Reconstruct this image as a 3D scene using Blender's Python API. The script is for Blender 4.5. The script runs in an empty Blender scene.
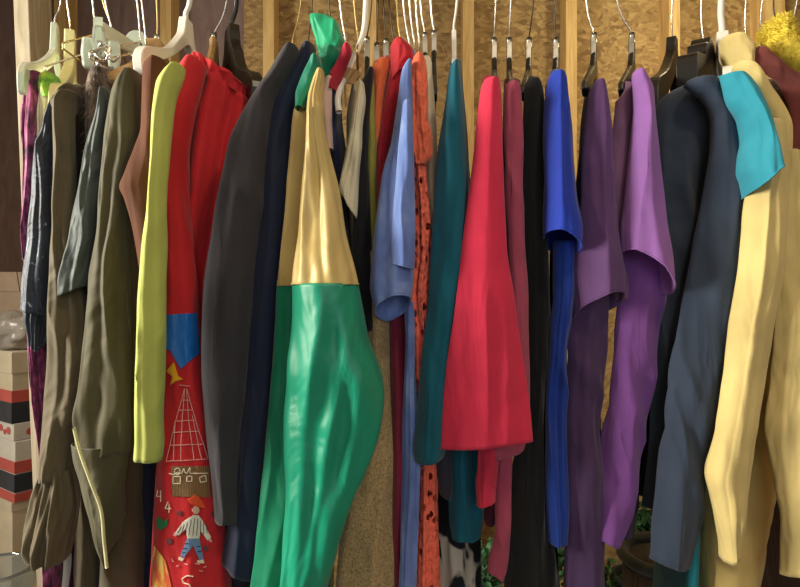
import bpy, bmesh, math, random
from mathutils import Vector, noise
from mathutils.bvhtree import BVHTree
random.seed(7)
SC = bpy.context.scene
COL = SC.collection
F = 604.0; CZ = 1.25; RODY = 1.05; RODZ = 1.815
PI = math.pi

def W(px, py, d):
    """photo pixel at a distance from the camera -> point of the place"""
    return Vector(((px-400)*d/F, d, CZ+(293.5-py)*d/F))

# ------------------------------------------------------------------ materials
def lin(h):
    h = h.lstrip('#')
    out = []
    for i in (0, 2, 4):
        c = int(h[i:i+2], 16)/255
        out.append(c/12.92 if c <= .04045 else ((c+.055)/1.055)**2.4)
    return (*out, 1)

def base(name, col, rough=.6, metal=0):
    m = bpy.data.materials.new(name); m.use_nodes = True
    nt = m.node_tree; b = nt.nodes['Principled BSDF']
    b.inputs['Base Color'].default_value = lin(col)
    b.inputs['Roughness'].default_value = rough
    b.inputs['Metallic'].default_value = metal
    return m, nt, b

def N(nt, t, **kw):
    n = nt.nodes.new(t)
    for k, v in kw.items():
        if k in n.inputs: n.inputs[k].default_value = v
        else: setattr(n, k, v)
    return n

def coords(nt, scale=(1, 1, 1)):
    tc = N(nt, 'ShaderNodeTexCoord'); mp = N(nt, 'ShaderNodeMapping')
    mp.inputs['Scale'].default_value = scale
    nt.links.new(tc.outputs['Object'], mp.inputs['Vector'])
    return mp.outputs['Vector']

def ramp(nt, fac, stops):
    r = N(nt, 'ShaderNodeValToRGB')
    e = r.color_ramp.elements
    while len(e) > 1: e.remove(e[-1])
    e[0].position, e[0].color = stops[0][0], stops[0][1]
    for p, c in stops[1:]:
        x = e.new(p); x.color = c
    nt.links.new(fac, r.inputs['Fac'])
    return r.outputs['Color']

MC = {}
def cloth(col, rough=.85, sheen=.15, weave=900, wr=.25, var=.12, wscale=9, spec=.25):
    """plain woven cloth: slight dye variation, wrinkles and a fine weave in the bump"""
    key = (col, rough, sheen, weave, wr, var, wscale)
    if key in MC: return MC[key]
    m, nt, b = base('cloth_'+col.strip('#'), col, rough)
    b.inputs['Sheen Weight'].default_value = sheen
    b.inputs['Sheen Roughness'].default_value = .5
    b.inputs['Specular IOR Level'].default_value = spec
    v = coords(nt)
    n1 = N(nt, 'ShaderNodeTexNoise', Scale=14, Detail=4); nt.links.new(v, n1.inputs['Vector'])
    c = lin(col)
    lo = tuple(x*(1-var) for x in c[:3])+(1,); hi = tuple(min(1, x*(1+var)) for x in c[:3])+(1,)
    nt.links.new(ramp(nt, n1.outputs['Fac'], [(.3, lo), (.7, hi)]), b.inputs['Base Color'])
    v2 = coords(nt, (1, 1, .45))
    n2 = N(nt, 'ShaderNodeTexNoise', Scale=wscale, Detail=3, Distortion=.9); nt.links.new(v2, n2.inputs['Vector'])
    b1 = N(nt, 'ShaderNodeBump', Strength=wr, Distance=.06); nt.links.new(n2.outputs['Fac'], b1.inputs['Height'])
    n3 = N(nt, 'ShaderNodeTexNoise', Scale=weave, Detail=1); nt.links.new(v, n3.inputs['Vector'])
    b2 = N(nt, 'ShaderNodeBump', Strength=.25, Distance=.001); nt.links.new(n3.outputs['Fac'], b2.inputs['Height'])
    nt.links.new(b1.outputs['Normal'], b2.inputs['Normal'])
    nt.links.new(b2.outputs['Normal'], b.inputs['Normal'])
    MC[key] = m
    return m

def satin(col):
    return cloth(col, rough=.36, sheen=.1, weave=1600, wr=.28, var=.05, wscale=11, spec=.5)

def mottled(name, stops, scale=(60, 60, 60), rough=.8, detail=3, sheen=.2, dist=.5, metal=0):
    m, nt, b = base(name, '#808080', rough, metal)
    b.inputs['Sheen Weight'].default_value = sheen
    v = coords(nt, scale)
    n = N(nt, 'ShaderNodeTexNoise', Scale=1, Detail=detail, Distortion=dist); nt.links.new(v, n.inputs['Vector'])
    nt.links.new(ramp(nt, n.outputs['Fac'], [(p, lin(c)) for p, c in stops]), b.inputs['Base Color'])
    bp = N(nt, 'ShaderNodeBump', Strength=.4, Distance=.004); nt.links.new(n.outputs['Fac'], bp.inputs['Height'])
    nt.links.new(bp.outputs['Normal'], b.inputs['Normal'])
    return m

def ribbed(name, col, scale=260, rough=.9, axis='X'):
    m, nt, b = base(name, col, rough)
    v = coords(nt)
    w = N(nt, 'ShaderNodeTexWave', Scale=scale/6.28, Distortion=1.5, bands_direction=axis); nt.links.new(v, w.inputs['Vector'])
    c = lin(col); lo = tuple(x*.7 for x in c[:3])+(1,)
    nt.links.new(ramp(nt, w.outputs['Fac'], [(.1, lo), (.7, c)]), b.inputs['Base Color'])
    bp = N(nt, 'ShaderNodeBump', Strength=.5, Distance=.002); nt.links.new(w.outputs['Fac'], bp.inputs['Height'])
    nt.links.new(bp.outputs['Normal'], b.inputs['Normal'])
    b.inputs['Sheen Weight'].default_value = .2
    return m

def crochet_mat():
    m, nt, b = base('coral_crochet', '#f07058', .9)
    v = coords(nt, (1, 1, .8))
    vo = N(nt, 'ShaderNodeTexVoronoi', Scale=130); nt.links.new(v, vo.inputs['Vector'])
    bp = N(nt, 'ShaderNodeBump', Strength=.8, Distance=.004, invert=True); nt.links.new(vo.outputs['Distance'], bp.inputs['Height'])
    nt.links.new(bp.outputs['Normal'], b.inputs['Normal'])
    no = N(nt, 'ShaderNodeTexNoise', Scale=22); nt.links.new(v, no.inputs['Vector'])
    v2 = N(nt, 'ShaderNodeTexVoronoi', Scale=75, Randomness=.9); nt.links.new(v, v2.inputs['Vector'])
    lt = N(nt, 'ShaderNodeMath', operation='LESS_THAN'); nt.links.new(v2.outputs['Distance'], lt.inputs[0]); lt.inputs[1].default_value = .33
    gt = N(nt, 'ShaderNodeMath', operation='GREATER_THAN'); nt.links.new(no.outputs['Fac'], gt.inputs[0]); gt.inputs[1].default_value = .43
    mu = N(nt, 'ShaderNodeMath', operation='MULTIPLY'); nt.links.new(lt.outputs[0], mu.inputs[0]); nt.links.new(gt.outputs[0], mu.inputs[1])
    tr = N(nt, 'ShaderNodeBsdfTransparent'); mx = N(nt, 'ShaderNodeMixShader')
    nt.links.new(mu.outputs[0], mx.inputs[0]); nt.links.new(b.outputs[0], mx.inputs[1]); nt.links.new(tr.outputs[0], mx.inputs[2])
    nt.links.new(mx.outputs[0], nt.nodes['Material Output'].inputs['Surface'])
    return m

def plastic(name, col, rough=.35, trans=0):
    m, nt, b = base(name, col, rough)
    if trans:
        b.inputs['Transmission Weight'].default_value = trans
        b.inputs['IOR'].default_value = 1.3
    else:
        b.inputs['Subsurface Weight'].default_value = .1
        b.inputs['Subsurface Radius'].default_value = (.01, .01, .01)
    n = N(nt, 'ShaderNodeTexNoise', Scale=35, Detail=2); nt.links.new(coords(nt), n.inputs['Vector'])
    bp = N(nt, 'ShaderNodeBump', Strength=.08, Distance=.003); nt.links.new(n.outputs['Fac'], bp.inputs['Height'])
    nt.links.new(bp.outputs['Normal'], b.inputs['Normal'])
    return m

def metal(name, col, rough=.25):
    m, nt, b = base(name, col, rough, 1)
    n = N(nt, 'ShaderNodeTexNoise', Scale=60, Detail=2); nt.links.new(coords(nt), n.inputs['Vector'])
    nt.links.new(ramp(nt, n.outputs['Fac'], [(.3, (rough*.7,)*3+(1,)), (.7, (rough*1.4,)*3+(1,))]), b.inputs['Roughness'])
    return m

def wood(name, c1, c2, scale=(9, 9, .8)):
    m, nt, b = base(name, c1, .75)
    n = N(nt, 'ShaderNodeTexNoise', Scale=5, Detail=6, Distortion=1.2); nt.links.new(coords(nt, scale), n.inputs['Vector'])
    nt.links.new(ramp(nt, n.outputs['Fac'], [(.3, lin(c2)), (.65, lin(c1))]), b.inputs['Base Color'])
    bp = N(nt, 'ShaderNodeBump', Strength=.2, Distance=.003); nt.links.new(n.outputs['Fac'], bp.inputs['Height'])
    nt.links.new(bp.outputs['Normal'], b.inputs['Normal'])
    return m

def osb():
    m, nt, b = base('osb_board', '#b08a50', .8)
    v = coords(nt, (1, 1, 1.6))
    n0 = N(nt, 'ShaderNodeTexNoise', Scale=9, Detail=2); nt.links.new(v, n0.inputs['Vector'])
    ad = N(nt, 'ShaderNodeMixRGB', blend_type='ADD'); ad.inputs[0].default_value = .13
    nt.links.new(v, ad.inputs[1]); nt.links.new(n0.outputs['Color'], ad.inputs[2])
    vo = N(nt, 'ShaderNodeTexVoronoi', Scale=42, Randomness=1); nt.links.new(ad.outputs[0], vo.inputs['Vector'])
    se = N(nt, 'ShaderNodeSeparateColor'); nt.links.new(vo.outputs['Color'], se.inputs[0])
    c1 = ramp(nt, se.outputs[0], [(0, lin('#86683f')), (.35, lin('#a08250')), (.7, lin('#ab8c58')), (1, lin('#bfa068'))])
    n1 = N(nt, 'ShaderNodeTexNoise', Scale=55, Detail=4); nt.links.new(v, n1.inputs['Vector'])
    mx = N(nt, 'ShaderNodeMixRGB', blend_type='MULTIPLY'); mx.inputs[0].default_value = .5
    nt.links.new(c1, mx.inputs[1])
    nt.links.new(ramp(nt, n1.outputs['Fac'], [(.3, (.55, .5, .45, 1)), (.6, (1, 1, 1, 1))]), mx.inputs[2])
    nt.links.new(mx.outputs[0], b.inputs['Base Color'])
    bp = N(nt, 'ShaderNodeBump', Strength=.3, Distance=.003); nt.links.new(se.outputs[1], bp.inputs['Height'])
    nt.links.new(bp.outputs['Normal'], b.inputs['Normal'])
    return m

# ------------------------------------------------------------------ objects
def tag(o, label, cat, group=None, kind=None):
    o['label'] = label; o['category'] = cat
    if group: o['group'] = group
    if kind: o['kind'] = kind
    return o

def thing(name, label, cat, loc, group=None):
    o = bpy.data.objects.new(name, None); COL.objects.link(o)
    o.location = loc; o.empty_display_size = .03
    return tag(o, label, cat, group)

def link(name, bm, mat, parent=None, smooth=True, solid=0, bevel=0):
    """bmesh in world coordinates -> one object, its origin at its thing's"""
    if parent is not None:
        for v in bm.verts: v.co -= parent['_loc'] if False else PLOC[parent.name]
    me = bpy.data.meshes.new(name); bm.to_mesh(me); bm.free()
    if smooth:
        for p in me.polygons: p.use_smooth = True
    me.materials.append(mat)
    o = bpy.data.objects.new(name, me); COL.objects.link(o)
    if parent is not None: o.parent = parent
    PLOC[o.name] = PLOC[parent.name].copy() if parent is not None else Vector((0, 0, 0))
    if bevel:
        md = o.modifiers.new('bevel', 'BEVEL'); md.width = bevel; md.segments = 2; md.limit_method = 'ANGLE'
    if solid:
        md = o.modifiers.new('cloth thickness', 'SOLIDIFY'); md.thickness = solid; md.offset = -1
    return o
PLOC = {}
def T(name, label, cat, px, py, d, group=None):
    loc = W(px, py, d)
    o = thing(name, label, cat, loc, group); PLOC[o.name] = loc.copy()
    return o

def pchip(xs, ys):
    n = len(xs)
    h = [xs[i+1]-xs[i] for i in range(n-1)]
    s = [(ys[i+1]-ys[i])/h[i] for i in range(n-1)]
    m = [s[0]]
    for i in range(1, n-1):
        m.append(0 if s[i-1]*s[i] <= 0 else 2*s[i-1]*s[i]/(s[i-1]+s[i]))
    m.append(s[-1])
    def f(x):
        if x <= xs[0]: return ys[0]+m[0]*max(x-xs[0], -6)
        if x >= xs[-1]: return ys[-1]+m[-1]*min(x-xs[-1], 20)
        i = 0
        while x > xs[i+1]: i += 1
        t = (x-xs[i])/h[i]
        return ((2*t**3-3*t*t+1)*ys[i]+(t**3-2*t*t+t)*h[i]*m[i]+(-2*t**3+3*t*t)*ys[i+1]+(t**3-t*t)*h[i]*m[i+1])
    return f

SEED = [0]
def drape(rows, d, dep=.03, off=0, k=0, hem=(0, 0), top=(0, 0), rise=None, n=1.75, folds=(5, .12), nz=.0025, cap=True,
          N_=84, R_=100, sag=0, hemwave=0, d2=None, gather=0, tilt=0, capx=3, seams=(), ring_out=None, cr=.008, crx=28, crz=4.5, fine=.0017):
    """A length of hanging cloth as a tube: rows are (y, left, right) of its near outline.
    dep: half depth (top, bottom); off: 1 puts the near edge at d (a body that runs back along the rail)."""
    SEED[0] += 1
    rnd = random.Random(SEED[0]*17+3)
    ys = [r[0] for r in rows]
    fl = pchip(ys, [r[1] for r in rows]); fr = pchip(ys, [r[2] for r in rows])
    y0, y1 = ys[0], ys[-1]
    if not isinstance(dep, tuple): dep = (dep, dep)
    if rise is None: rise = 34 if off else 0
    if off and k == 0:
        q = ((rows[0][1]+rows[0][2])/2-400)/F
        k = q*.9 if -.25 < q < .42 else q*.4
    if off: n = max(n, 2.2); cr *= .8
    elif max(r[2]-r[1] for r in rows) > 38: dep = (dep[0]*.85, dep[1]*.7)
    ph = [rnd.uniform(0, 6.28) for _ in range(6)]
    dr = [rnd.uniform(-1.3, 1.3) for _ in range(6)]
    so = rnd.uniform(0, 50)
    bm = bmesh.new(); grid = []
    vcap = min(.25, capx/(y1-y0))
    vs = [vcap*(i/7.0)**1.6 for i in range(7)]+[vcap+(1-vcap)*i/(R_-1) for i in range(R_)] if cap else [i/(R_-1) for i in range(R_)]
    for v in vs:
        ring = []
        for j in range(N_):
            f = -PI/2+2*PI*j/N_
            c, s = math.cos(f), math.sin(f)
            e = 2/n
            cs = math.copysign(abs(c)**e, c); sn = math.copysign(abs(s)**e, s)
            yb = y1+hem[0]*c+hem[1]*s+hemwave*math.sin(3*f+ph[5])
            yt = y0+top[0]*c+top[1]*s-rise*(1-abs(sn))
            y = yt+v*(yb-yt)
            yy = y0+v*(yb-y0)
            xl, xr = fl(yy), fr(yy)
            dd = d+((d2-d)*v if d2 else 0)
            hw = (xr-xl)/2*dd/F; xc = ((xl+xr)/2-400)*dd/F
            dp = dep[0]+(dep[1]-dep[0])*v
            w = min(1, v*2.2+.25+gather)
            a = folds[1]*w*(math.sin(folds[0]*f+ph[0]+dr[0]*v*3)*.6+math.sin((folds[0]*2+1)*f+ph[1]+dr[1]*v*4)*.3+math.sin((folds[0]-2)*f+ph[2]+dr[2]*v*2)*.4)
            g = 1+a
            if cap and v < vcap:
                q = 1-v/vcap; sc = math.sqrt(max(0, 1-q*q))*.97+.03
            else: sc = 1
            X = xc+hw*cs*(1+a*.35)*sc
            Y = dd+dp*(sn*(g if off == 0 else 1)*(sc if off == 0 else 1)+off)
            if off: X += hw*a*.8*(1-abs(sn))*sc
            X += k*(Y-dd)
            Z = CZ+(293.5-y)*dd/F
            Y += tilt*v
            p = Vector((X*14+so, Y*14, Z*6))
            q1 = noise.noise(p); q2 = noise.noise(p*2.7+Vector((9, 3, 1)))
            # long creases that run down the cloth and a finer crumple between them
            wv = noise.noise(Vector((X*5+so, Z*3, so)))*.9
            c1 = 1-2*abs(noise.noise(Vector((X*crx+wv*1.6+so*3, Y*7, Z*crz+wv))))
            c2 = noise.noise(Vector((X*60+so, Y*40, Z*26+X*30)))
            ramp_ = min(1, v*4+.12)
            Y -= (c1-.4)*cr*ramp_+c2*fine*ramp_
            if off or abs(c) > .5: X += (c1-.4)*cr*.35*ramp_
            am = nz*min(1, v*5+.1)
            X += am*(q1+.5*q2)*.8; Y += am*(noise.noise(p+Vector((31, 7, 5)))+.5*q2)*1.4
            ring.append(bm.verts.new((X, Y, Z)))
        grid.append(ring)
    if ring_out is not None:
        for sy in seams:
            vv_ = 1 if sy == 'hem' else (sy-y0)/(y1-y0)
            gi = min(range(len(vs)), key=lambda q: abs(vs[q]-vv_))
            ring_out.append([p.co.copy() for p in grid[gi]])
    for a_, b_ in zip(grid, grid[1:]):
        for j in range(N_):
            bm.faces.new((a_[j], a_[(j+1) % N_], b_[(j+1) % N_], b_[j]))
    if cap:
        t = grid[0]
        for j in range(N_//2):
            a1, a2 = t[j], t[j+1]; b1, b2 = t[(N_-j) % N_], t[N_-j-1]
            vv = []
            for q in (a1, a2, b2, b1):
                if q not in vv: vv.append(q)
            if len(vv) > 2:
                try: bm.faces.new(vv)
                except ValueError: pass
    bmesh.ops.recalc_face_normals(bm, faces=bm.faces)
    return bm

def P(parent, part, mat, rows, d, solid=.0018, label=None, **kw):
    rings = []
    o = link(part, drape(rows, d, ring_out=rings, **kw), mat, parent, solid=solid)
    for sy, r in zip(kw.get('seams', ()), rings):
        b2_ = bmesh.new(); tube(b2_, r, .0011 if sy == 'hem' else .0008, 6, True); link('hem_edge' if sy == 'hem' else 'seam', b2_, mat, parent)
    if label: o['label'] = label
    return o

def tube(bm, pts, r, seg=10, close=False):
    pts = [Vector(p) for p in pts]
    n = len(pts); rings = []
    up = Vector((.31, .83, .47)).normalized()
    for i, p in enumerate(pts):
        if close: t = pts[(i+1) % n]-pts[i-1]
        else: t = pts[min(i+1, n-1)]-pts[max(i-1, 0)]
        t.normalize()
        a = t.cross(up).normalized(); b = t.cross(a).normalized()
        rr = r(i/(n-1)) if callable(r) else r
        rings.append([bm.verts.new(p+(a*math.cos(2*PI*j/seg)+b*math.sin(2*PI*j/seg))*rr) for j in range(seg)])
    m = n if close else n-1
    for i in range(m):
        A, B = rings[i], rings[(i+1) % n]
        for j in range(seg): bm.faces.new((A[j], A[(j+1) % seg], B[(j+1) % seg], B[j]))
    if not close:
        bm.faces.new(rings[0]); bm.faces.new(rings[-1][::-1])
    return bm

def smooth_pts(pts, k=6):
    pts = [Vector(p) for p in pts]; out = []
    for i in range(len(pts)-1):
        p0 = pts[max(i-1, 0)]; p1 = pts[i]; p2 = pts[i+1]; p3 = pts[min(i+2, len(pts)-1)]
        for j in range(k):
            t = j/k
            out.append(.5*((2*p1)+(p2-p0)*t+(2*p0-5*p1+4*p2-p3)*t*t+(3*p1-p0-3*p2+p3)*t**3))
    out.append(pts[-1]); return out

def box(bm, lo, hi, shear=(0, 0)):
    vs = []
    for z in (lo[2], hi[2]):
        t = (z-lo[2])/(hi[2]-lo[2])
        for x, y in ((lo[0], lo[1]), (hi[0], lo[1]), (hi[0], hi[1]), (lo[0], hi[1])):
            vs.append(bm.verts.new((x+shear[0]*t, y+shear[1]*t, z)))
    for f in ((3, 2, 1, 0), (4, 5, 6, 7), (0, 1, 5, 4), (1, 2, 6, 5), (2, 3, 7, 6), (3, 0, 4, 7)):
        bm.faces.new([vs[i] for i in f])
    return bm

def plate(bm, prof, origin, u, thick):
    """flat outline (s along u, z up) given thickness across u"""
    u = Vector(u).normalized(); nrm = Vector((u.y, -u.x, 0))
    A = [bm.verts.new(origin+u*s+Vector((0, 0, z))+nrm*thick/2) for s, z in prof]
    B = [bm.verts.new(origin+u*s+Vector((0, 0, z))-nrm*thick/2) for s, z in prof]
    bm.faces.new(A); bm.faces.new(B[::-1])
    n = len(prof)
    for i in range(n): bm.faces.new((A[i], B[i], B[(i+1) % n], A[(i+1) % n]))
    return bm

M_CHROME = metal('chrome_wire', '#d8d4cc', .22)
M_DKWIRE = metal('dark_wire', '#4a443c', .4)
M_BRASS = metal('brassy_wire', '#b59a63', .35)
M_WHITE = plastic('white_plastic', '#e9e7dc', .4)
M_CREAMP = plastic('cream_plastic', '#ece6a8', .4)
M_CLEAR = plastic('clear_plastic', '#dfe8dc', .12, .75)
M_FROST = plastic('frosted_plastic', '#d5e0cf', .35, .35)
M_BLACKP = plastic('black_plastic', '#141312', .35)
M_WOODH = wood('hanger_wood', '#b08d5a', '#8d6b40')
M_STEEL = metal('steel_ferrule', '#b9b3a4', .3)

def hook(bm, neck, xtop, r=.0016, dirv=(0, 1, 0)):
    """wire from the neck of a hanger up and over the rail"""
    u = Vector(dirv).normalized(); R = .0205
    top = Vector((xtop, RODY, RODZ))
    z0 = neck.z
    pts = [neck, neck+Vector((0, 0, .012)), neck.lerp(top-u*R*.9-Vector((0, 0, .03)), .5)+u*.006]
    arc = []
    for i in range(13):
        a = PI*1.12-i/12*PI*1.35
        arc.append(top+u*(math.cos(a)*R)+Vector((0, 0, math.sin(a)*R)))
    pts = smooth_pts(pts+[arc[0]], 5)[:-1]+arc
    tube(bm, pts, r, 8)

def hanger(label, nx, ny, xt, style, wire=None, mat=None, k=0, half=.19, drop=.085, name='clothes_hanger', group=None, width=None, cat='hanger', thick=None):
    """nx, ny: neck seen in the photo (at the rail's depth); xt: where its wire leaves the frame"""
    neck = W(nx, ny, RODY)
    if k == 0 and nx > 270: k = (nx-400)/F*(1.25 if style == 'flat' and nx > 520 else .9)
    t = T(name, label, cat, nx, ny, RODY, group)
    xtop = (nx+(xt-nx)*(ny+38)/max(ny, 1)-400)*RODY/F if ny > 3 else (xt-400)*RODY/F
    u = Vector((k, 1, 0)).normalized()
    bm = bmesh.new(); hook(bm, neck, xtop, width or .0013)
    if style == 'plain': wire = wire or M_CHROME
    link('hook', bm, wire or M_CHROME, t)
    if style in ('flat', 'suit'):
        bm = bmesh.new()
        n = .017 if style == 'flat' else .022
        nh = .048 if style == 'flat' else .03
        pr = [(-n, 0), (n, 0), (n+.004, -nh*.6), (n+.03, -nh-.012), (half*.6, -nh-drop*.55), (half, -nh-drop), (half+.004, -nh-drop-.012), (half-.012, -nh-drop-.02),
              (half*.55, -nh-drop*.8), (.035, -nh-.034), (.016, -nh-.024)]
        pr += [(-a, b) for a, b in pr[:1:-1]]
        plate(bm, pr, neck, u, thick or (.008 if style == 'flat' else .024))
        link('hanger_body', bm, mat or M_BLACKP, t, smooth=False, bevel=.0025 if style == 'flat' else .006)
        bm = bmesh.new(); tube(bm, [neck+Vector((0, 0, -.004)), neck+Vector((0, 0, .012))], .0048, 12)
        link('collar', bm, M_STEEL, t)
        if style == 'flat':   # bright metal edge strip that faces the room
            bm = bmesh.new()
            a = neck-u*(n+.002)
            box(bm, (a.x-.0048, a.y-.003, a.z-.046), (a.x+.0048, a.y+.001, a.z-.002))
            link('edge_strip', bm, M_STEEL, t, smooth=False, bevel=.001)
    elif style == 'tube':
        bm = bmesh.new()
        pts = [neck, neck-u*.012-Vector((0, 0, .012)), neck-u*half-Vector((0, 0, drop)), neck-u*(half+.006)-Vector((0, 0, drop+.015)),
               neck-u*(half-.01)-Vector((0, 0, drop+.022)), neck+u*(half-.01)-Vector((0, 0, drop+.022)), neck+u*(half+.006)-Vector((0, 0, drop+.015)),
               neck+u*half-Vector((0, 0, drop)), neck+u*.012-Vector((0, 0, .012))]
        tube(bm, smooth_pts(pts+[neck], 4), .0042, 10)
        link('hanger_body', bm, mat or M_WHITE, t)
    elif style == 'wire':
        bm = bmesh.new()
        pts = [neck, neck-u*half-Vector((0, 0, drop)), neck-u*half-Vector((0, 0, drop+.008)), neck+u*half-Vector((0, 0, drop+.008)), neck+u*half-Vector((0, 0, drop)), neck]
        tube(bm, pts, .0016, 8)
        link('hanger_body', bm, wire or M_CHROME, t)
    return t, neck, u

# ------------------------------------------------------------------ the shed
M_OSB = osb()
M_STUD = wood('pine_stud', '#d8b878', '#b98f52')
M_POST = wood('grey_pine', '#b3a78f', '#8c7f68')
M_FLOOR = mottled('concrete', [(.3, '#6f6a64'), (.7, '#8c867e')], (6, 6, 6), .85)
M_CEIL = wood('ceiling_board', '#a88a5c', '#86693f', (.8, 9, 9))
WALLY = 2.4
def struct(name, bm, mat, label=None):
    o = link(name, bm, mat, None, smooth=False); o['kind'] = 'structure'
    return o
struct('floor', box(bmesh.new(), (-2.4, -2.2, -.1), (2.4, WALLY+.1, 0)), M_FLOOR)
struct('ceiling', box(bmesh.new(), (-2.4, -2.2, 2.5), (2.4, WALLY+.1, 2.6)), M_CEIL)
M_PLY = wood('dim_plywood', '#8a746c', '#765f57', (6, 6, 1.2))
struct('wall_back', box(bmesh.new(), (-.62, WALLY, 0), (2.4, WALLY+.1, 2.5)), M_OSB)
struct('wall_back_left', box(bmesh.new(), (-2.4, WALLY, 0), (-.62, WALLY+.1, 2.5)), M_PLY)
struct('wall_left', box(bmesh.new(), (-2.5, -2.2, 0), (-2.4, WALLY+.1, 2.5)), M_OSB)
struct('wall_right', box(bmesh.new(), (2.4, -2.2, 0), (2.5, WALLY+.1, 2.5)), M_OSB)
SF = 2.311
for i, px in enumerate((-152, -48, 54, 160, 263, 365, 463, 566, 669, 774, 880)):
    x = (px-400)*SF/F
    struct('trim_%d' % (i+1), box(bmesh.new(), (x, SF, .04), (x+.042, WALLY, 2.5)), M_STUD)
struct('trim_12', box(bmesh.new(), (-2.4, SF, 0), (2.4, WALLY, .04)), M_STUD)
x = (774-400)*SF/F   # doubled stud in the right corner of the frame
struct('trim_13', box(bmesh.new(), (x-.041, SF, .04), (x-.001, WALLY, 2.5)), M_STUD)

# the rail the hangers hang on, and the post that holds its left end
PD = 1.3
xa = (13-400)*PD/F; xb = (36.5-400)*PD/F
zt, zb = W(0, 0, PD).z, W(0, 587, PD).z
sl = (xa-xb)/(zt-zb)
bm = bmesh.new(); xfloor = xb+sl*(0-zb)
box(bm, (xfloor, PD, 0), (xfloor+.033, PD+.09, 2.5), (sl*2.5, 0))
o = link('wooden_post', bm, M_POST, None, smooth=False, bevel=.002)
tag(o, 'leaning pale wooden post at the far left of the rail, behind the clear hanger', 'post')
bm = bmesh.new()
tube(bm, [(-1.0, RODY, RODZ), (1.6, RODY, RODZ)], .0155, 24)
o = link('clothes_rail', bm, M_STEEL, None); tag(o, 'metal clothes rail that all the hangers hook over', 'rail')
for sx in (-.96, 1.55):
    bm = bmesh.new(); tube(bm, [(sx, RODY, RODZ+.012), (sx, RODY, 2.5)], .006, 10)
    r_ = link('rail_rod', bm, M_STEEL, o)

# ------------------------------------------------------------------ garments, left to right
GR = 'clothes hanging on the rail'
def garment(name, label, cat, px, py, d=.95): return T(name, label, cat, px, py, d, GR)

# 1 magenta lace dress
M_MAG = mottled('magenta_lace', [(.36, '#35102e'), (.5, '#7c2858'), (.6, '#a34c7a'), (.72, '#c48aa2')], (90, 90, 40))
g = garment('lace_dress', 'magenta and plum lace dress hanging furthest left, beside the post', 'dress', 32, 75)
P(g, 'bodice', M_MAG, [(72, 36, 42), (80, 27, 42), (120, 25, 40), (180, 25, 38), (260, 27, 40)], .9, dep=(.016, .022), folds=(5, .2), cap=True)
P(g, 'skirt', M_MAG, [(252, 27, 42), (310, 30, 46), (360, 33, 48), (410, 40, 50), (470, 45, 60), (640, 48, 66)], .915, dep=(.02, .025), folds=(6, .25), cap=False)
# 2 green and cream blouse
g = garment('blouse', 'cream blouse with a bright green collar on the pale yellow hanger', 'blouse', 50, 75)
M_GRN = mottled('green_print', [(.4, '#4d8a2a'), (.55, '#8cc63a'), (.65, '#c8cc40')], (50, 50, 50))
P(g, 'collar', M_GRN, [(74, 46, 56), (80, 41, 60), (90, 39, 62), (100, 45, 62)], .905, dep=.02, folds=(4, .12), label='bright green collar')
P(g, 'sleeve', cloth('#d6cfae'), [(86, 42, 54), (100, 40, 54), (120, 38, 52), (134, 38, 47)], .90, dep=.014, hem=(0, -4))
P(g, 'body', cloth('#8f8a60'), [(90, 46, 58), (200, 44, 60), (420, 46, 60)], .93, dep=.12, off=1)
# 3 midnight velvet
M_VEL, nt, b_ = base('navy_velvet', '#182a44', .55)
b_.inputs['Sheen Weight'].default_value = .25
nn = N(nt, 'ShaderNodeTexNoise', Scale=1, Detail=6, Distortion=2.2); nt.links.new(coords(nt, (40, 40, 26)), nn.inputs['Vector'])
nt.links.new(ramp(nt, nn.outputs['Fac'], [(.35, lin('#0a1424')), (.6, lin('#14243a')), (.665, lin('#20364c')), (.7, lin('#a8b4bc'))]), b_.inputs['Base Color'])
bp = N(nt, 'ShaderNodeBump', Strength=.5, Distance=.006); nt.links.new(nn.outputs['Fac'], bp.inputs['Height']); nt.links.new(bp.outputs['Normal'], b_.inputs['Normal'])
g = garment('velvet_blouse', 'midnight blue velvet blouse flecked with silver, between the lace dress and the khaki jacket', 'blouse', 50, 100)
P(g, 'sleeve', M_VEL, [(100, 56, 63), (112, 50, 62), (130, 45, 60), (150, 38, 57), (200, 33, 56), (250, 28, 56), (300, 24, 55), (312, 23, 55)], .875, dep=(.02, .03), folds=(5, .12), hem=(3, 0))
P(g, 'cuff', M_VEL, [(306, 25, 54), (320, 26, 52), (334, 30, 50), (345, 32, 48)], .88, dep=.022, cap=False, hem=(0, -3), hemwave=3, folds=(7, .2))
P(g, 'body', M_VEL, [(104, 56, 70), (200, 48, 68), (430, 48, 68)], .91, dep=.14, off=1)

# 4 khaki jacket with a gathered cuff
M_KH = cloth('#5a503a', rough=.7, wr=.4, wscale=12)
g = garment('khaki_jacket', 'khaki brown jacket with a long sleeve gathered into a puffed cuff at the lower left', 'jacket', 62, 90)
P(g, 'collar', M_KH, [(88, 62, 72), (94, 56, 76), (102, 53, 77), (112, 57, 75)], .855, dep=.02, folds=(4, .1), top=(-6, 0))
P(g, 'sleeve', M_KH, [(92, 64, 80), (104, 54, 74), (150, 54, 74), (200, 55, 75), (280, 52, 82), (330, 50, 88), (380, 46, 86), (430, 43, 76), (478, 42, 74)], .85, dep=(.025, .03), folds=(4, .24), nz=.004, cr=.012)
P(g, 'cuff', M_KH, [(468, 43, 73), (480, 39, 75), (500, 33, 77), (525, 28, 74), (545, 27, 70), (555, 32, 67), (561, 42, 62)], .85, dep=(.022, .04), cap=False, folds=(9, .32), nz=.004, hem=(2, 2), gather=1)
P(g, 'body', M_KH, [(84, 60, 76), (150, 60, 78), (300, 62, 88), (650, 60, 104)], .90, dep=.17, off=1, folds=(7, .14))
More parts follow.
